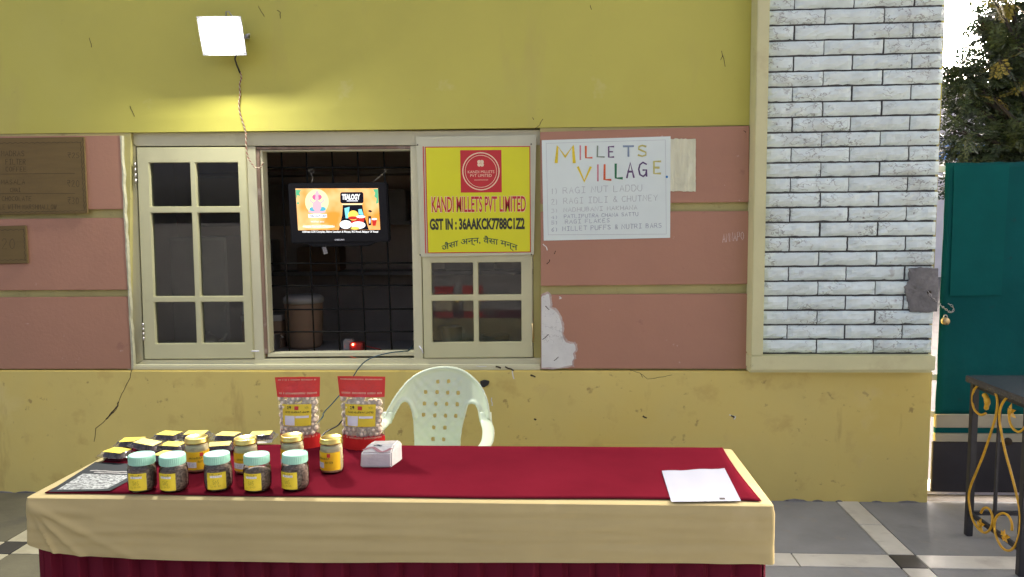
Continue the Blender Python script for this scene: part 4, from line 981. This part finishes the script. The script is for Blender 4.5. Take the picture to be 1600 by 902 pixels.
# ================================================================== GOODS ON THE TABLE
ZT = TZ + .0072
def arc_patch(mb, r, a0, a1, z0, z1, n=10):
    vs = []
    for i in range(n + 1):
        a = R(a0 + (a1 - a0) * i / n)
        for z in (z0, z1): vs.append((math.cos(a) * r, math.sin(a) * r, z))
    return mb.add(vs, [(2 * i, 2 * i + 2, 2 * i + 3, 2 * i + 1) for i in range(n)], True)
def cyl(r): return lambda a, z: Vector((math.cos(R(a)) * r, math.sin(R(a)) * r, z))
def arc_pen(mb, text, r, a0, z0, a1, z1, w):
    # a runs left to right as seen from outside; z0 is the top
    k = math.pi / 180 * r
    pen(mb, text, 0, 0, (a1 - a0) * k, z0 - z1, w, lambda u, v: cyl(r)(a0 + u / k, z0 - v), jit=.1)
def seed_jar():
    j = link('seed_jar', None, None, (0, 0, 0))
    pr = [(.0, .0015), (.026, .0015), (.0315, .004), (.0345, .011), (.0355, .022), (.0355, .045), (.0345, .056), (.0325, .064), (.0305, .069), (.0300, .076)]
    MB().lathe((0, 0, 0), pr, 40, caps=False).build('glass_body', 'jar_glass', j)
    ins = [(.0, .004), (.024, .004), (.0295, .007), (.0325, .013), (.0336, .022), (.0336, .045), (.0326, .054), (.029, .0585), (.015, .0605), (.0, .0608)]
    MB().lathe((0, 0, 0), ins, 32, caps=False).build('seed_filling', 'seeds', j)
    lid = [(.0, .069), (.0322, .069), (.0328, .0705, 1), (.0328, .086, 1), (.0322, .0885), (.0305, .090), (.0270, .0902), (.0262, .0893), (.0, .0893)]
    MB().lathe((0, 0, 0), lid, 88, rib=-.0008, caps=False, smooth=False).build('lid', 'mint', j)
    lb = arc_patch(MB(), .0359, -130, -50, .010, .0515).build('label', 'label_yellow', j, recalc=False)
    arc_patch(MB(), .03605, -115, -68, .0395, .0445).build('name_strip', 'white_print', lb, recalc=False)
    mb = MB(); arc_pen(mb, 'SATTU', .0361, -106, .0438, -72, .0405, .0004); arc_pen(mb, 'MILLET', .0361, -116, .0485, -66, .0462, .0006)
    arc_pen(mb, 'SoS', .0361, -104, .034, -80, .024, .0005); arc_pen(mb, 'LoO', .0361, -114, .021, -74, .0175, .0004)
    mb.build('label_lettering', 'ink', lb, recalc=False)
    return j
def gold_jar():
    j = link('gold_lid_jar', None, None, (0, 0, 0))
    pr = [(.0, .0015), (.027, .0015), (.0305, .004), (.0318, .010), (.0318, .066), (.0305, .073), (.0285, .079), (.0282, .084)]
    MB().lathe((0, 0, 0), pr, 40, caps=False).build('glass_body', 'jar_glass', j)
    ins = [(.0, .004), (.026, .004), (.0288, .007), (.0303, .012), (.0303, .065), (.029, .070), (.027, .0735), (.0, .0738)]
    MB().lathe((0, 0, 0), ins, 32, caps=False).build('butter_filling', 'butter', j)
    lid = [(.0, .079), (.0312, .079), (.0320, .080), (.0320, .083), (.0310, .0845), (.0310, .091), (.0300, .0932), (.0275, .0936), (.0262, .0926), (.0, .0926)]
    MB().lathe((0, 0, 0), lid, 48, caps=False).build('lid', 'gold', j)
    lb = arc_patch(MB(), .0322, -175, -5, .012, .060, 22).build('label', 'label_orange', j, recalc=False)
    arc_patch(MB(), .0324, -160, -92, .018, .033).build('data_panel', 'white_print', lb, recalc=False)
    arc_patch(MB(), .0324, -75, -58, .047, .057).build('logo', 'red_print', lb, recalc=False)
    mb = MB(); arc_pen(mb, 'GROUNDNUT', .0325, -128, .0455, -62, .0415, .0008); arc_pen(mb, 'BUTTER', .0325, -84, .036, -46, .031, .0007); arc_pen(mb, 'SO SS OS', .0325, -154, .030, -100, .027, .0003); arc_pen(mb, 'OS SOS', .0325, -154, .025, -104, .022, .0003)
    mb.build('label_lettering', 'ink', lb, recalc=False)
    return j
sj = seed_jar()
for k, (u, v, rz, lab) in enumerate(((223.5, 766, 5, 'leftmost mint lidded glass jar of brown seeds, next to the black sheet'), (273, 766, -7, 'second mint lidded seed jar from the left in the front row'), (342, 764.5, 16, 'middle mint lidded seed jar of the front row, label facing forward'),
                                    (403, 766, -3, 'fourth mint lidded seed jar from the left in the front row'), (462, 764, -13, 'rightmost mint lidded seed jar of the front row'))):
    o = sj if k == 0 else copy_tree(sj); o.location = G(u, v, ZT); o.scale = (1.06, 1.06, 1.14); o.rotation_euler = (0, 0, R(rz)); tag(o, lab, 'jar', 'mint lidded seed jars in the front row')
    for c_ in o.children:
        if c_.name.startswith('seed_filling'): c_.scale.z = (1., .93, .97, .88, .95)[k]
        if c_.name.startswith('lid'): c_.rotation_euler = (R((0, 1.5, -1, 0, 1)[k]), R((1, -1, 0, 1.5, 0)[k]), R(37 * k))
gj = gold_jar()
for k, (u, v, rz, lab) in enumerate(((309.5, 736, 22, 'leftmost gold lidded jar with yellow label, behind the seed jars'), (385.5, 738, 14, 'gold lidded jar with red logo showing, second from the left in its row'), (458, 733, -40, 'gold lidded jar mostly hidden behind the rightmost seed jar'), (519, 737, -22, 'gold lidded jar standing clear on the right, white panel on its label'))):
    o = gj if k == 0 else copy_tree(gj); o.location = G(u, v, ZT); o.scale = (1.06, 1.06, 1.12); o.rotation_euler = (0, 0, R(rz)); tag(o, lab, 'jar', 'gold lidded jars in the second row')

def pouch(loc, w, h, lab, seed, rz):
    rnd = random.Random(seed)
    p = thing('snack_pouch', (0, 0, 0), lab, 'pouch', 'red topped pouches of puffed seeds')
    def dep(t):
        q = min(1, max(0, (1 - t) / .8)); return .0012 + .027 * q * q * (3 - 2 * q)
    def half(t): return w / 2 * (1 - .055 * math.sin(math.pi * t) - .10 * (1 - t) ** 1.5)
    def surf(s, t, sg, e=0.):
        x = s * half(t) * (1 + e * .3); y = sg * ((dep(t) + e) * (1 - abs(s) ** 2.4) ** .75 + .0003)
        y += .0018 * noise.noise(Vector((s * 3 + seed, t * 7, sg))) * (1 - s * s)
        return Vector((x, y, t * h))
    def band(name, t0, t1, m_, nt, e=0., both=True, par=p):
        mb = MB(); ns = 18
        for sg in ((-1, 1) if both else (-1,)):
            vs = [surf(-1 + 2 * i / ns, t0 + (t1 - t0) * j / nt, sg, e) for j in range(nt + 1) for i in range(ns + 1)]
            mb.add(vs, [(j * (ns + 1) + i, j * (ns + 1) + i + 1, (j + 1) * (ns + 1) + i + 1, (j + 1) * (ns + 1) + i) for j in range(nt) for i in range(ns)], True)
        return mb.build(name, m_, par, recalc=False)
    hd = band('red_header', .722, 1, 'red_foil', 8, .0006); band('clear_film', .185, .724, 'film', 12); bs = band('red_base', 0, .188, 'red_foil', 6, .0006)
    MB().add([surf(math.cos(R(a)), .003, -1 if math.sin(R(a)) < 0 else 1) for a in range(0, 360, 20)], [tuple(range(18))]).build('base_gusset', 'red_foil', p, recalc=False)
    mb = MB()
    for tt, l in ((.955, .018), (.765, .025), (.168, .022)):
        for k in range(34):
            s = -.86 + 1.72 * k / 33
            if rnd.random() < .9: mb.add([surf(s - .011, tt, -1, .0018), surf(s + .011, tt, -1, .0018), surf(s + .017, tt + l, -1, .0018), surf(s - .005, tt + l, -1, .0018)], [(0, 1, 2, 3)])
    mb.build('stitched_print', 'banner_pale', hd, recalc=False)
    mb = MB()
    for k in range(40):
        s, t = rnd.uniform(-.8, .8), rnd.uniform(.81, .93); a = rnd.uniform(0, 6.28)
        stroke(mb, [(s + .05 * math.cos(a + b) , t + .014 * math.sin(a + b)) for b in (0, 1, 2, 3)], .006, lambda x, y: surf(x, y, -1, .0012))
    mb.build('scroll_print', 'red_print', hd, recalc=False)
    # puffed seeds packed behind the film
    base = None
    for layer in (0, 1):
        nr = 9
        for r in range(nr):
            t = .20 + (.725 - .20) * (r + .5) / nr
            nc = 8
            for c in range(nc):
                s = -.86 + 1.72 * (c + .5 * (r % 2) + rnd.uniform(-.15, .15)) / nc
                if abs(s) > .9 or (t > .60 and rnd.random() < (t - .58) * 4): continue
                if layer and t < .2: continue
                rad = rnd.uniform(.0092, .0118); q = surf(s, t, -1); lim = half(t) - rad * .95; q.x = max(-lim, min(lim, q.x))
                yy = q.y + rad * .8 + .0015 + layer * .011
                if yy > 0.012: continue
                if base is None:
                    base = MB().ball((0, 0, 0), 1, 2, jit=.1).build('puffed_seed', 'puff', p); o = base
                else: o = link('puffed_seed', base.data, p)
                o.location = (q.x, yy, q.z); o.scale = (rad * rnd.uniform(.9, 1.1), rad, rad * rnd.uniform(.9, 1.1)); o.rotation_euler = (rnd.random() * 6, rnd.random() * 6, rnd.random() * 6)
    # printed label
    def lab_patch(name, s0, t0, s1, t1, m_, e, par):
        mb = MB(); n = 8; vs = [surf(s0 + (s1 - s0) * i / n, t0 + (t1 - t0) * j / n, -1, e) for j in range(n + 1) for i in range(n + 1)]
        mb.add(vs, [(j * (n + 1) + i, j * (n + 1) + i + 1, (j + 1) * (n + 1) + i + 1, (j + 1) * (n + 1) + i) for j in range(n) for i in range(n)], True)
        return mb.build(name, m_, par, recalc=False)
    lb = lab_patch('label', -.74, .335, .66, .63, 'label_yellow', .002, p)
    lab_patch('data_panel', -.62, .345, -.12, .475, 'white_print', .0026, lb); lab_patch('data_panel', -.08, .445, .55, .475, 'white_print', .0026, lb); lab_patch('logo', -.14, .555, .06, .605, 'red_print', .0026, lb)
    mb = MB(); F = lambda x, y: surf(x, y, -1, .003)
    pen(mb, '82~', -.6, .60, -.3, .57, .012, F); pen(mb, 'KANDI MILLETS PVT LIMITED', -.58, .533, .56, .518, .007, F); pen(mb, 'NN', .36, .60, .52, .57, .006, F)
    mb.build('label_lettering', 'ink', lb, recalc=False)
    p.location = loc; p.rotation_euler = (R(2), 0, R(rz)); p.scale = (1.06, 1.06, 1.10); return p
pouch(G(470, 698, ZT), .139, .213, 'red topped clear pouch of puffed seeds, the left of two', 5, 3)
pouch(G(569, 700, ZT), .150, .217, 'red topped clear pouch of puffed seeds, the right one behind tissues', 9, -3)

def packet(seed):
    rnd = random.Random(seed)
    p = link('sweet_packet', None, None, (0, 0, 0))
    w, d, h = .046, .032, .026
    def ringp(kx, z, n=20):
        out = []
        for k in range(n):
            a = k * 2 * math.pi / n; c, s = math.cos(a), math.sin(a)
            out.append(Vector((math.copysign(abs(c) ** .45, c) * (w + kx), math.copysign(abs(s) ** .45, s) * (d + kx), z)))
        return out
    def shell(name, prof):
        vs = []; n = 20
        for kx, z in prof: vs += ringp(kx, z)
        m = len(prof); fs = [(j * n + k, j * n + (k + 1) % n, (j + 1) * n + (k + 1) % n, (j + 1) * n + k) for j in range(m - 1) for k in range(n)]
        return vs, fs, n, m
    vs, fs, n, m = shell('tray', [(-.010, .0005), (-.006, .012), (-.004, .014), (.004, .0142)]); fs.append(tuple(range(n)))
    MB().add(vs, fs, True).build('tray', 'clamshell', p)
    vs, fs, n, m = shell('lid', [(.004, .0148), (-.004, .0150), (-.006, .024), (-.009, h)]); fs.append(tuple((m - 1) * n + k for k in range(n)))
    MB().add(vs, fs, True).build('lid', 'clamshell', p)
    base = None
    for i in range(3):
        for k in range(2):
            o = MB().ball((0, 0, 0), .0115, 2, jit=.06).build('sweet', 'laddu', p) if base is None else link('sweet', base.data, p)
            base = base or o
            o.location = ((i - 1) * .0235 + rnd.uniform(-.001, .001), (k - .5) * .025, .0128); o.rotation_euler = (rnd.random() * 6, rnd.random() * 6, 0)
    lb = MB().box(-.031, .031, -.021, .023, h + .0004, h + .001).build('label', 'label_yellow', p)
    mb = MB(); FNL = lambda x, y: Vector((x, -y, h + .0013))
    for r, (a, b) in enumerate(((-.026, .02), (-.022, .016), (-.026, .008), (-.02, .02))):
        stroke(mb, [(a + (b - a) * q / 8, -.014 + r * .009 + rnd.uniform(-.0006, .0006)) for q in range(9)], .0012, FNL)
    mb.build('label_lettering', 'ink', lb, recalc=False)
    return p
pk = packet(3)
PK = ((183, 707, 0, -14, 'clear packet of dark sweets nearest the black sheet, at the far left'), (207, 690, 0, 10, 'sweet packet half covered by its neighbour, at the left of the middle row'), (229, 694, .012, -6, 'sweet packet lying partly on another at the left of the middle row'),
      (264, 680, 0, -10, 'leftmost sweet packet in the back row with a yellow label'), (270, 697, 0, -8, 'sweet packet in the middle row just left of the gold lidded jars'), (262, 712, 0, -10, 'sweet packet glimpsed between the two leftmost mint lids'),
      (306, 679, 0, 6, 'back row sweet packet directly behind the leftmost gold lid'), (356, 681, 0, -6, 'back row sweet packet seen between two gold lids'), (343, 697, 0, 14, 'shiny sweet packet between the first two gold lidded jars, near row'), (408, 680, 0, 8, 'rightmost sweet packet in the back row beside the left pouch'))
for k, (u, v, dz, rz, lab) in enumerate(PK):
    o = pk if k == 0 else copy_tree(pk); p_ = G(u, v, ZT + .022 + dz); o.location = (p_.x, p_.y, ZT + dz); o.scale = (1.1, 1.1, 1.08); o.rotation_euler = (0, R(8) if dz else 0, R(rz)); tag(o, lab, 'packet', 'clamshell packets of sweets')

# tissue pack
tp = thing('tissue_pack', G(594, 722, ZT), 'soft white wrapped tissue pack with a faint red wave, on the maroon cloth', 'tissue pack')
q0 = G(562, 731, ZT); q1 = G(612, 731, ZT); L_ = (q1 - q0).length
dv = (q1 - q0).normalized(); bv = Vector((-dv.y, dv.x, 0)); bv = (bv + dv * .14).normalized()
A = lambda s, d, z: q0 + dv * s * L_ + bv * d + Vector((0, 0, z))
bot = [A(0, 0, 0), A(1, 0, 0), A(1.1, .075, 0), A(.12, .075, 0)]; mid = [A(.03, .004, .044), A(1.0, .002, .046), A(1.1, .074, .054), A(.15, .074, .052)]; topq = [A(.16, .030, .062), A(1.0, .028, .064), A(1.06, .066, .066), A(.22, .066, .064)]
mb = MB(); mb.add(bot + mid + topq, [(3, 2, 1, 0), (0, 1, 5, 4), (1, 2, 6, 5), (2, 3, 7, 6), (3, 0, 4, 7), (4, 5, 9, 8), (5, 6, 10, 9), (6, 7, 11, 10), (7, 4, 8, 11), (8, 9, 10, 11)])
tk = mb.build('wrapper', 'tissue_film', tp, bevel=.004)
def on_top(s, t): 
    a = mid[0] * (1 - s) + mid[1] * s; b = topq[0] * (1 - s) + topq[1] * s; return a * (1 - t) + b * t + Vector((0, -.0006, .0014))
mb = MB(); stroke(mb, [(.04 + .9 * k / 12, .35 + .28 * math.sin(k * .55)) for k in range(13)], .14, on_top); mb.build('wave_print', 'tissue_print', tk, recalc=False)
mb = MB(); stroke(mb, [(.3 + .25 * k / 5, .85 + .05 * math.sin(k)) for k in range(6)], .10, on_top); mb.build('brand_print', 'wire_blue', tk, recalc=False)

# sheets on the table
def sheet_on_table(name, corners, m_, label, cat, curl, n=10, z=ZT + .0006):
    q = [G(u, v, z) for u, v in corners]; c = sum(q, Vector()) / 4; mb = MB(); vs = []
    f = lambda s, t, o=0.: (q[0] * (1 - s) + q[1] * s) * (1 - t) + (q[3] * (1 - s) + q[2] * s) * t + Vector((0, 0, curl(s, t) + o))
    th = thing(name, c, label, cat)
    vs = [f(i / n, j / n) for j in range(n + 1) for i in range(n + 1)]
    mb.add(vs, [(j * (n + 1) + i, (j + 1) * (n + 1) + i, (j + 1) * (n + 1) + i + 1, j * (n + 1) + i + 1) for j in range(n) for i in range(n)], True)
    o = mb.build('sheet', m_, th, recalc=False); return th, o, f
th, o, f = sheet_on_table('paper_sheet', [(1034, 737.5), (1132, 734.5), (1158, 783.5), (1049, 785)], 'paper', 'white printed paper sheet lying near the right end of the maroon cloth', 'paper', lambda s, t: .0012 + .0028 * abs(math.sin(s * 6.2 + 1)) * (1 - t) + .002 * (1 - t) * s)
mb = MB(); stroke(mb, [(.25 + .35 * k / 6, .90) for k in range(7)], .012, lambda s, t: f(s, t, .0004)); mb.build('small_print', 'pencil', o, recalc=False)
mb = MB(); stroke(mb, [(.72 + .05 * k / 3, .93) for k in range(4)], .05, lambda s, t: f(s, t, .0004)); mb.build('small_mark', 'ink', o, recalc=False)
mat('black_card', (.012, .016, .018), .6, .1, 20, spec=.12)
mat('speckled_panel', (.30, .32, .30), .5, .5, 150, .0, 1, detail=2., blots=[(110, .47, .56, (.03, .035, .035), .9)], stretch=(1, 1, 1))
th, o, f = sheet_on_table('black_card_sheet', [(149, 722.5), (243, 727.5), (172, 769.5), (75, 769.5)], 'black_card', 'black edged glossy sheet with a speckled grey panel at the left front corner', 'card', lambda s, t: .0012 + .004 * max(0, t - .6) * s * 2.4)
n = 8
mb = MB(); mb.add([f(.10 + .80 * i / n, .42 + .52 * j / n, .0006) for j in range(n + 1) for i in range(n + 1)], [(j * (n + 1) + i, (j + 1) * (n + 1) + i, (j + 1) * (n + 1) + i + 1, j * (n + 1) + i + 1) for j in range(n) for i in range(n)], True); mb.build('speckled_panel', 'speckled_panel', o, recalc=False)
mb = MB()
for (s0, s1, t_) in ((.15, .9, .30), (.25, .8, .36)): stroke(mb, [(s0 + (s1 - s0) * k / 10, t_ + random.uniform(-.01, .01)) for k in range(11)], .03, lambda s, t: f(s, t, .0006))
mb.build('heading_print', 'grey_plastic', o, recalc=False)

# ================================================================== GATE ON THE RIGHT
GY = .05
gx0 = W(1481, 255, GY).x; GX1 = 3.7
gt = thing('sheet_gate', ((gx0 + GX1) / 2, GY, 0), 'tall gate covered with dark green sheeting beside the white stone pier', 'gate')
gl = W(1468, 600, GY).x - .018
zt = W(1540, 254, GY).z; zs = W(1530, 647, GY).z
mb = MB(); nx_, nz_ = 46, 44; vs = []
for j in range(nz_ + 1):
    for i in range(nx_ + 1):
        s, t = i / nx_, j / nz_
        x = gl + (GX1 - gl) * s + .004 * noise.noise(Vector((0, t * 9, 2.))) * (s == 0) ; z = zs + (zt - zs) * t + (.006 * noise.noise(Vector((s * 30, 0, 5.))) if j == nz_ else 0)
        y = GY + .008 * noise.noise(Vector((x * 2.2, z * 1.6, 1.))) + .004 * noise.noise(Vector((x * 9, z * 4, 7.))) - .004 * math.exp(-(s / .02) ** 2)
        vs.append((x, y, z))
mb.add(vs, [(j * (nx_ + 1) + i, j * (nx_ + 1) + i + 1, (j + 1) * (nx_ + 1) + i + 1, (j + 1) * (nx_ + 1) + i) for j in range(nz_) for i in range(nx_)], True)
sh = mb.build('green_sheeting', 'tarp', gt); sd = sh.modifiers.new('thick', 'SOLIDIFY'); sd.thickness = .003
pz0, pz1 = W(1540, 462, GY).z, zt - .012
MB().prism([(gl + .045, pz0), (gl + .30, pz0 + .004), (gl + .31, pz1), (gl + .04, pz1)], GY - .0135, GY - .0115).build('sheeting_patch', 'tarp_patch', gt)
fr_ = MB()
for x in (gl + .055, GX1 - .03): fr_.box(x - .02, x + .02, GY + .018, GY + .05, .03, zt - .02)
for z in (.45, 1.1, zt - .05): fr_.box(gl + .076, GX1 - .05, GY + .019, GY + .049, z - .02, z + .02)
fr_.build('steel_frame', 'white_metal', gt)
z_ = lambda v: W(1530, v, GY).z
MB().box(gl + .002, GX1, GY - .010, GY + .016, z_(668), z_(648)).build('beige_rail', 'gate_beige', gt, bevel=.003)
MB().box(gl + .004, GX1, GY - .004, GY + .016, z_(676.5), z_(668.5)).build('green_rail', 'tarp', gt)
MB().box(gl + .002, GX1, GY - .010, GY + .016, z_(690), z_(677)).build('beige_rail', 'gate_beige', gt, bevel=.003)
MB().box(gl - .002, GX1, GY - .002, GY + .018, .03, z_(690.5)).build('dark_kick_panel', 'gate_dark', gt, bevel=.003)
for v in (262, 590, 648): MB().box(gl - .035, gl + .03, GY + .02, GY + .03, z_(v) - .02, z_(v) + .012).build('hinge_lug', 'white_metal', gt, bevel=.003)
MB().tube([W(1575, 690, GY - .004), W(1575, 690, GY - .02)], .02, 12).build('drain_hole', 'crack', gt)
tag(MB().box(1.93, 4.2, GY + .07, GY + .25, -.05, .012).build('door_sill', 'white_metal', origin=(2.9, .15, 0)), 'pale worn threshold strip under the green gate', 'threshold')
# chain and padlock
cn_ = thing('gate_chain', W(1470, 478, -.06), 'steel chain running from the stone pier to the gate', 'chain')
sp = smooth([W(1451, 457, PY - .014), W(1457, 466, PY - .02), W(1466, 474, PY + .01), W(1476, 482, -.01), W(1485, 488, GY - .03), W(1490, 484, GY - .018), W(1487, 478, GY - .015), W(1480, 474, GY - .016)], 4)
d_ = 0; last = None; k = 0
for a, b in zip(sp[:-1], sp[1:]):
    if last is None or (a - last).length > .011:
        t = (b - a).normalized(); s1 = t.cross(Vector((0, 1, .3))).normalized(); s2 = t.cross(s1)
        s1 = s1 if k % 2 else s2; k += 1; last = a
        MB().tube([a + t * .0085 * math.cos(q * math.pi / 5) + s1 * .0045 * math.sin(q * math.pi / 5) for q in range(11)], .0016, 5, caps=False).build('chain_link', 'steel', cn_)
pd = thing('padlock', W(1476, 508, GY - .02), 'small brass padlock hanging from the gate chain', 'padlock')
c = W(1477, 502, GY - .028)
MB().tube([c + Vector((0, .010, 0)), c + Vector((0, -.010, 0))], .019, 16).build('body', 'brass', pd)
MB().tube([c + Vector((.010 * math.cos(R(a)), 0, .014 + .018 * math.sin(R(a)))) for a in range(0, 181, 20)], .003, 8).build('shackle', 'steel', pd)

# ================================================================== WROUGHT IRON STAND
SX, SY0, SY1 = 1.905, -.44, -.845
sz = .752; SW = .62
sd_ = thing('iron_stand', (SX + SW / 2, (SY0 + SY1) / 2, 0), 'black iron stand with yellow scrollwork and a dark stone top', 'stand')
for x in (SX, SX + SW):
    for y in (SY0, SY1): MB().box(x - .014, x + .014, y - .014, y + .014, .001, sz - .03).build('leg', 'iron', sd_, bevel=.002)
mb = MB()
for x in (SX, SX + SW):
    for z in (sz - .05, .10): mb.box(x - .009, x + .009, SY1 + .0145, SY0 - .0145, z, z + .018)
for y in (SY0, SY1):
    for z in (sz - .05, .10): mb.box(SX + .0145, SX + SW - .0145, y - .009, y + .009, z, z + .018)
mb.box(SX - .006, SX + .006, (SY0 + SY1) / 2 - .006, (SY0 + SY1) / 2 + .006, .118, sz - .05)
mb.build('rail', 'iron', sd_, bevel=.001)
MB().box(SX - .03, SX + SW + .03, SY1 - .03, SY0 + .03, sz - .03, sz).build('stone_top', 'granite', sd_, bevel=.004)
K = lambda x, y: XP(1150 + x / 2.562, 550 + y / 2.562, SX - .012)
def scroll(pts): return MB().tube(smooth([K(x, y) for x, y in pts], 4), .0052, 8).build('scroll', 'gilt', sd_)
scroll([(1000, 246), (978, 252), (955, 232), (946, 195), (952, 155), (972, 134), (1000, 132), (1028, 146), (1043, 178), (1046, 215), (1038, 265), (1020, 325), (995, 400), (965, 475), (942, 530), (932, 575), (936, 625), (948, 672), (968, 706), (994, 724), (1016, 712), (1026, 682), (1024, 648), (1010, 626), (992, 626), (980, 645)])
scroll([(1150, 318), (1128, 322), (1104, 300), (1092, 262)][::-1] + [] if False else [(1092, 235), (1096, 280), (1112, 310), (1135, 320), (1158, 300), (1168, 255), (1160, 210), (1138, 182), (1108, 176), (1078, 190), (1060, 222), (1054, 262), (1062, 320), (1078, 400), (1100, 480), (1118, 550), (1132, 610), (1138, 665), (1134, 725), (1118, 775), (1094, 796), (1066, 784), (1044, 745), (1034, 700), (1042, 662), (1066, 646), (1090, 656), (1104, 685), (1104, 715)])
def leafy(x, y, r, seed):
    rnd = random.Random(seed); mb = MB(); c = K(x, y)
    for k in range(5):
        a = 6.283 * k / 5 + rnd.random() * .4; l = r * rnd.uniform(.8, 1.15)
        d = Vector((0, math.cos(a), math.sin(a))); n_ = Vector((0, -math.sin(a), math.cos(a)))
        vs = [c + Vector((-.006, 0, 0)), c + d * l * .5 + n_ * l * .32 + Vector((-.012, 0, 0)), c + d * l + Vector((-.004, 0, 0)), c + d * l * .5 - n_ * l * .32 + Vector((-.012, 0, 0)), c + d * l * .5 + Vector((-.004, 0, 0))]
        mb.add(vs, [(0, 1, 4), (1, 2, 4), (2, 3, 4), (3, 0, 4)])
    mb.ball(c + Vector((-.008, 0, 0)), r * .28, 1)
    mb.build('leaf_ornament', 'gilt', sd_)
leafy(986, 692, .034, 1); leafy(1084, 738, .034, 2); leafy(1110, 238, .034, 3)
MB().tube(smooth([K(992, 168), K(1002, 185), K(1006, 205), K(1000, 232)], 4), [.004] + [.011] * 4 + [.013] * 4 + [.010] * 3 + [.004], 8).build('bud_ornament', 'gilt', sd_)

# ================================================================== BEYOND THE GATE
fb = thing('far_building', (7.5, 15, 0), 'pale white building with a blue band glimpsed through the tree', 'building')
MB().box(2.0, 16, 15, 22, -.05, 4.3).build('wall', 'far_wall', fb)
MB().box(1.95, 16.05, 14.9, 14.999, 2.75, 3.15).build('blue_band', 'far_blue', fb)
for k in range(6):
    x = 6.0 + k * 1.7; w_ = MB().box(x, x + .8, 14.93, 14.998, 1.0, 2.2).build('window', 'far_wall', fb); MB().box(x + .06, x + .74, 14.91, 14.929, 1.06, 2.14).build('pane', 'far_glass', w_)
MB().box(1.8, 16.2, 14.8, 22, 4.3, 4.45).build('roof', 'far_wall', fb)

def tree(base, h0, clumps, label, seed, nleaf):
    rnd = random.Random(seed); t = thing('leafy_tree', base, label, 'tree', 'trees beyond the gate')
    b = Vector(base); mb = MB(); top = b + Vector((.1, .1, h0))
    mb.tube([b, b + Vector((.05, 0, h0 * .5)), top, top + Vector((.1, 0, .9))], [.16, .12, .10, .04], 10)
    for (c, r) in clumps:
        c = Vector(c); m = top.lerp(c, .5) + Vector((rnd.uniform(-.1, .1), rnd.uniform(-.1, .1), .1)); mb.tube([top - Vector((0, 0, rnd.uniform(0, .4))), m, c], [.05, .03, .012], 6)
        for k in range(3):
            e = c + Vector((rnd.gauss(0, 1), rnd.gauss(0, 1), rnd.gauss(0, 1))).normalized() * r * .8; mb.tube([m.lerp(c, .6), e], [.014, .004], 5)
    mb.build('trunk', 'bark', t)
    lv, ly = MB(), MB()
    tot = sum(r ** 2 for _, r in clumps)
    for (c, r) in clumps:
        c = Vector(c); n = max(27, int(nleaf * r * r / tot))
        for k in range(n // 9):
            # a drooping spray of leaflets
            d = Vector((rnd.gauss(0, 1), rnd.gauss(0, 1), rnd.gauss(0, .8))).normalized(); p = c + d * r * rnd.uniform(.35, 1.05)
            ax = (d + Vector((rnd.gauss(0, .6), rnd.gauss(0, .6), rnd.gauss(0, .4) - .3))).normalized(); sd2 = ax.cross(Vector((rnd.gauss(0, .4), rnd.gauss(0, .4), 1))).normalized()
            tgt = ly if (rnd.random() < .006 or r < .075) else lv
            for q in range(9):
                s_ = 1 if q % 2 else -1; o = p + ax * (.018 * q); l = rnd.uniform(.045, .075); w2 = l * .26
                dd = (sd2 * s_ + ax * .7 + Vector((0, 0, rnd.uniform(-.3, .15)))).normalized(); nn_ = dd.cross(ax).normalized() * w2 * .4; sw = dd.cross(nn_).normalized() * w2
                tgt.add([o, o + dd * l * .5 + sw + nn_, o + dd * l, o + dd * l * .5 - sw + nn_], [(0, 1, 2, 3)])
    cr = lv.build('crown', 'leaf', t, recalc=False)
    if ly.v: ly.build('yellow_blossom', 'leaf_yellow', t, recalc=False)
    return t
def at(u, v, Y): return W(u, v, Y)
cl_ = [(at(1590, 40, 5.6), .42), (at(1570, 90, 5.2), .36), (at(1618, 100, 5.8), .55), (at(1540, 120, 5.3), .30), (at(1510, 118, 5.0), .20), (at(1495, 105, 5.1), .13), (at(1585, 150, 5.6), .42), (at(1620, 190, 5.8), .5), (at(1500, 150, 5.2), .20), (at(1560, 225, 5.4), .34), (at(1505, 205, 5.0), .19), (at(1518, 235, 5.3), .22),
       (at(1600, 235, 5.4), .38), (at(1542, 20, 5.3), .10), (at(1528, 25, 5.2), .09), (at(1620, 10, 5.8), .55), (at(1490, 230, 5.2), .15), (at(1590, 270, 5.6), .45), (at(1530, 275, 5.5), .35), (at(1650, 140, 6), .6), (at(1480, 180, 5.4), .14), (at(1545, 165, 5.7), .24), (at(1492, 125, 5.1), .12), (at(1548, 52, 5.3), .12), (at(1680, 60, 6), .6), (at(1561, 9, 4.9), .07), (at(1575, 5, 5.0), .06), (at(1561, 93, 4.85), .06), (at(1553, 155, 5.0), .05)]
tree((at(1640, 700, 5.7).x, 5.7, -.05), 1.9, cl_, 'dark leafy tree with a few yellow blossoms rising behind the green gate', 4, 52000)
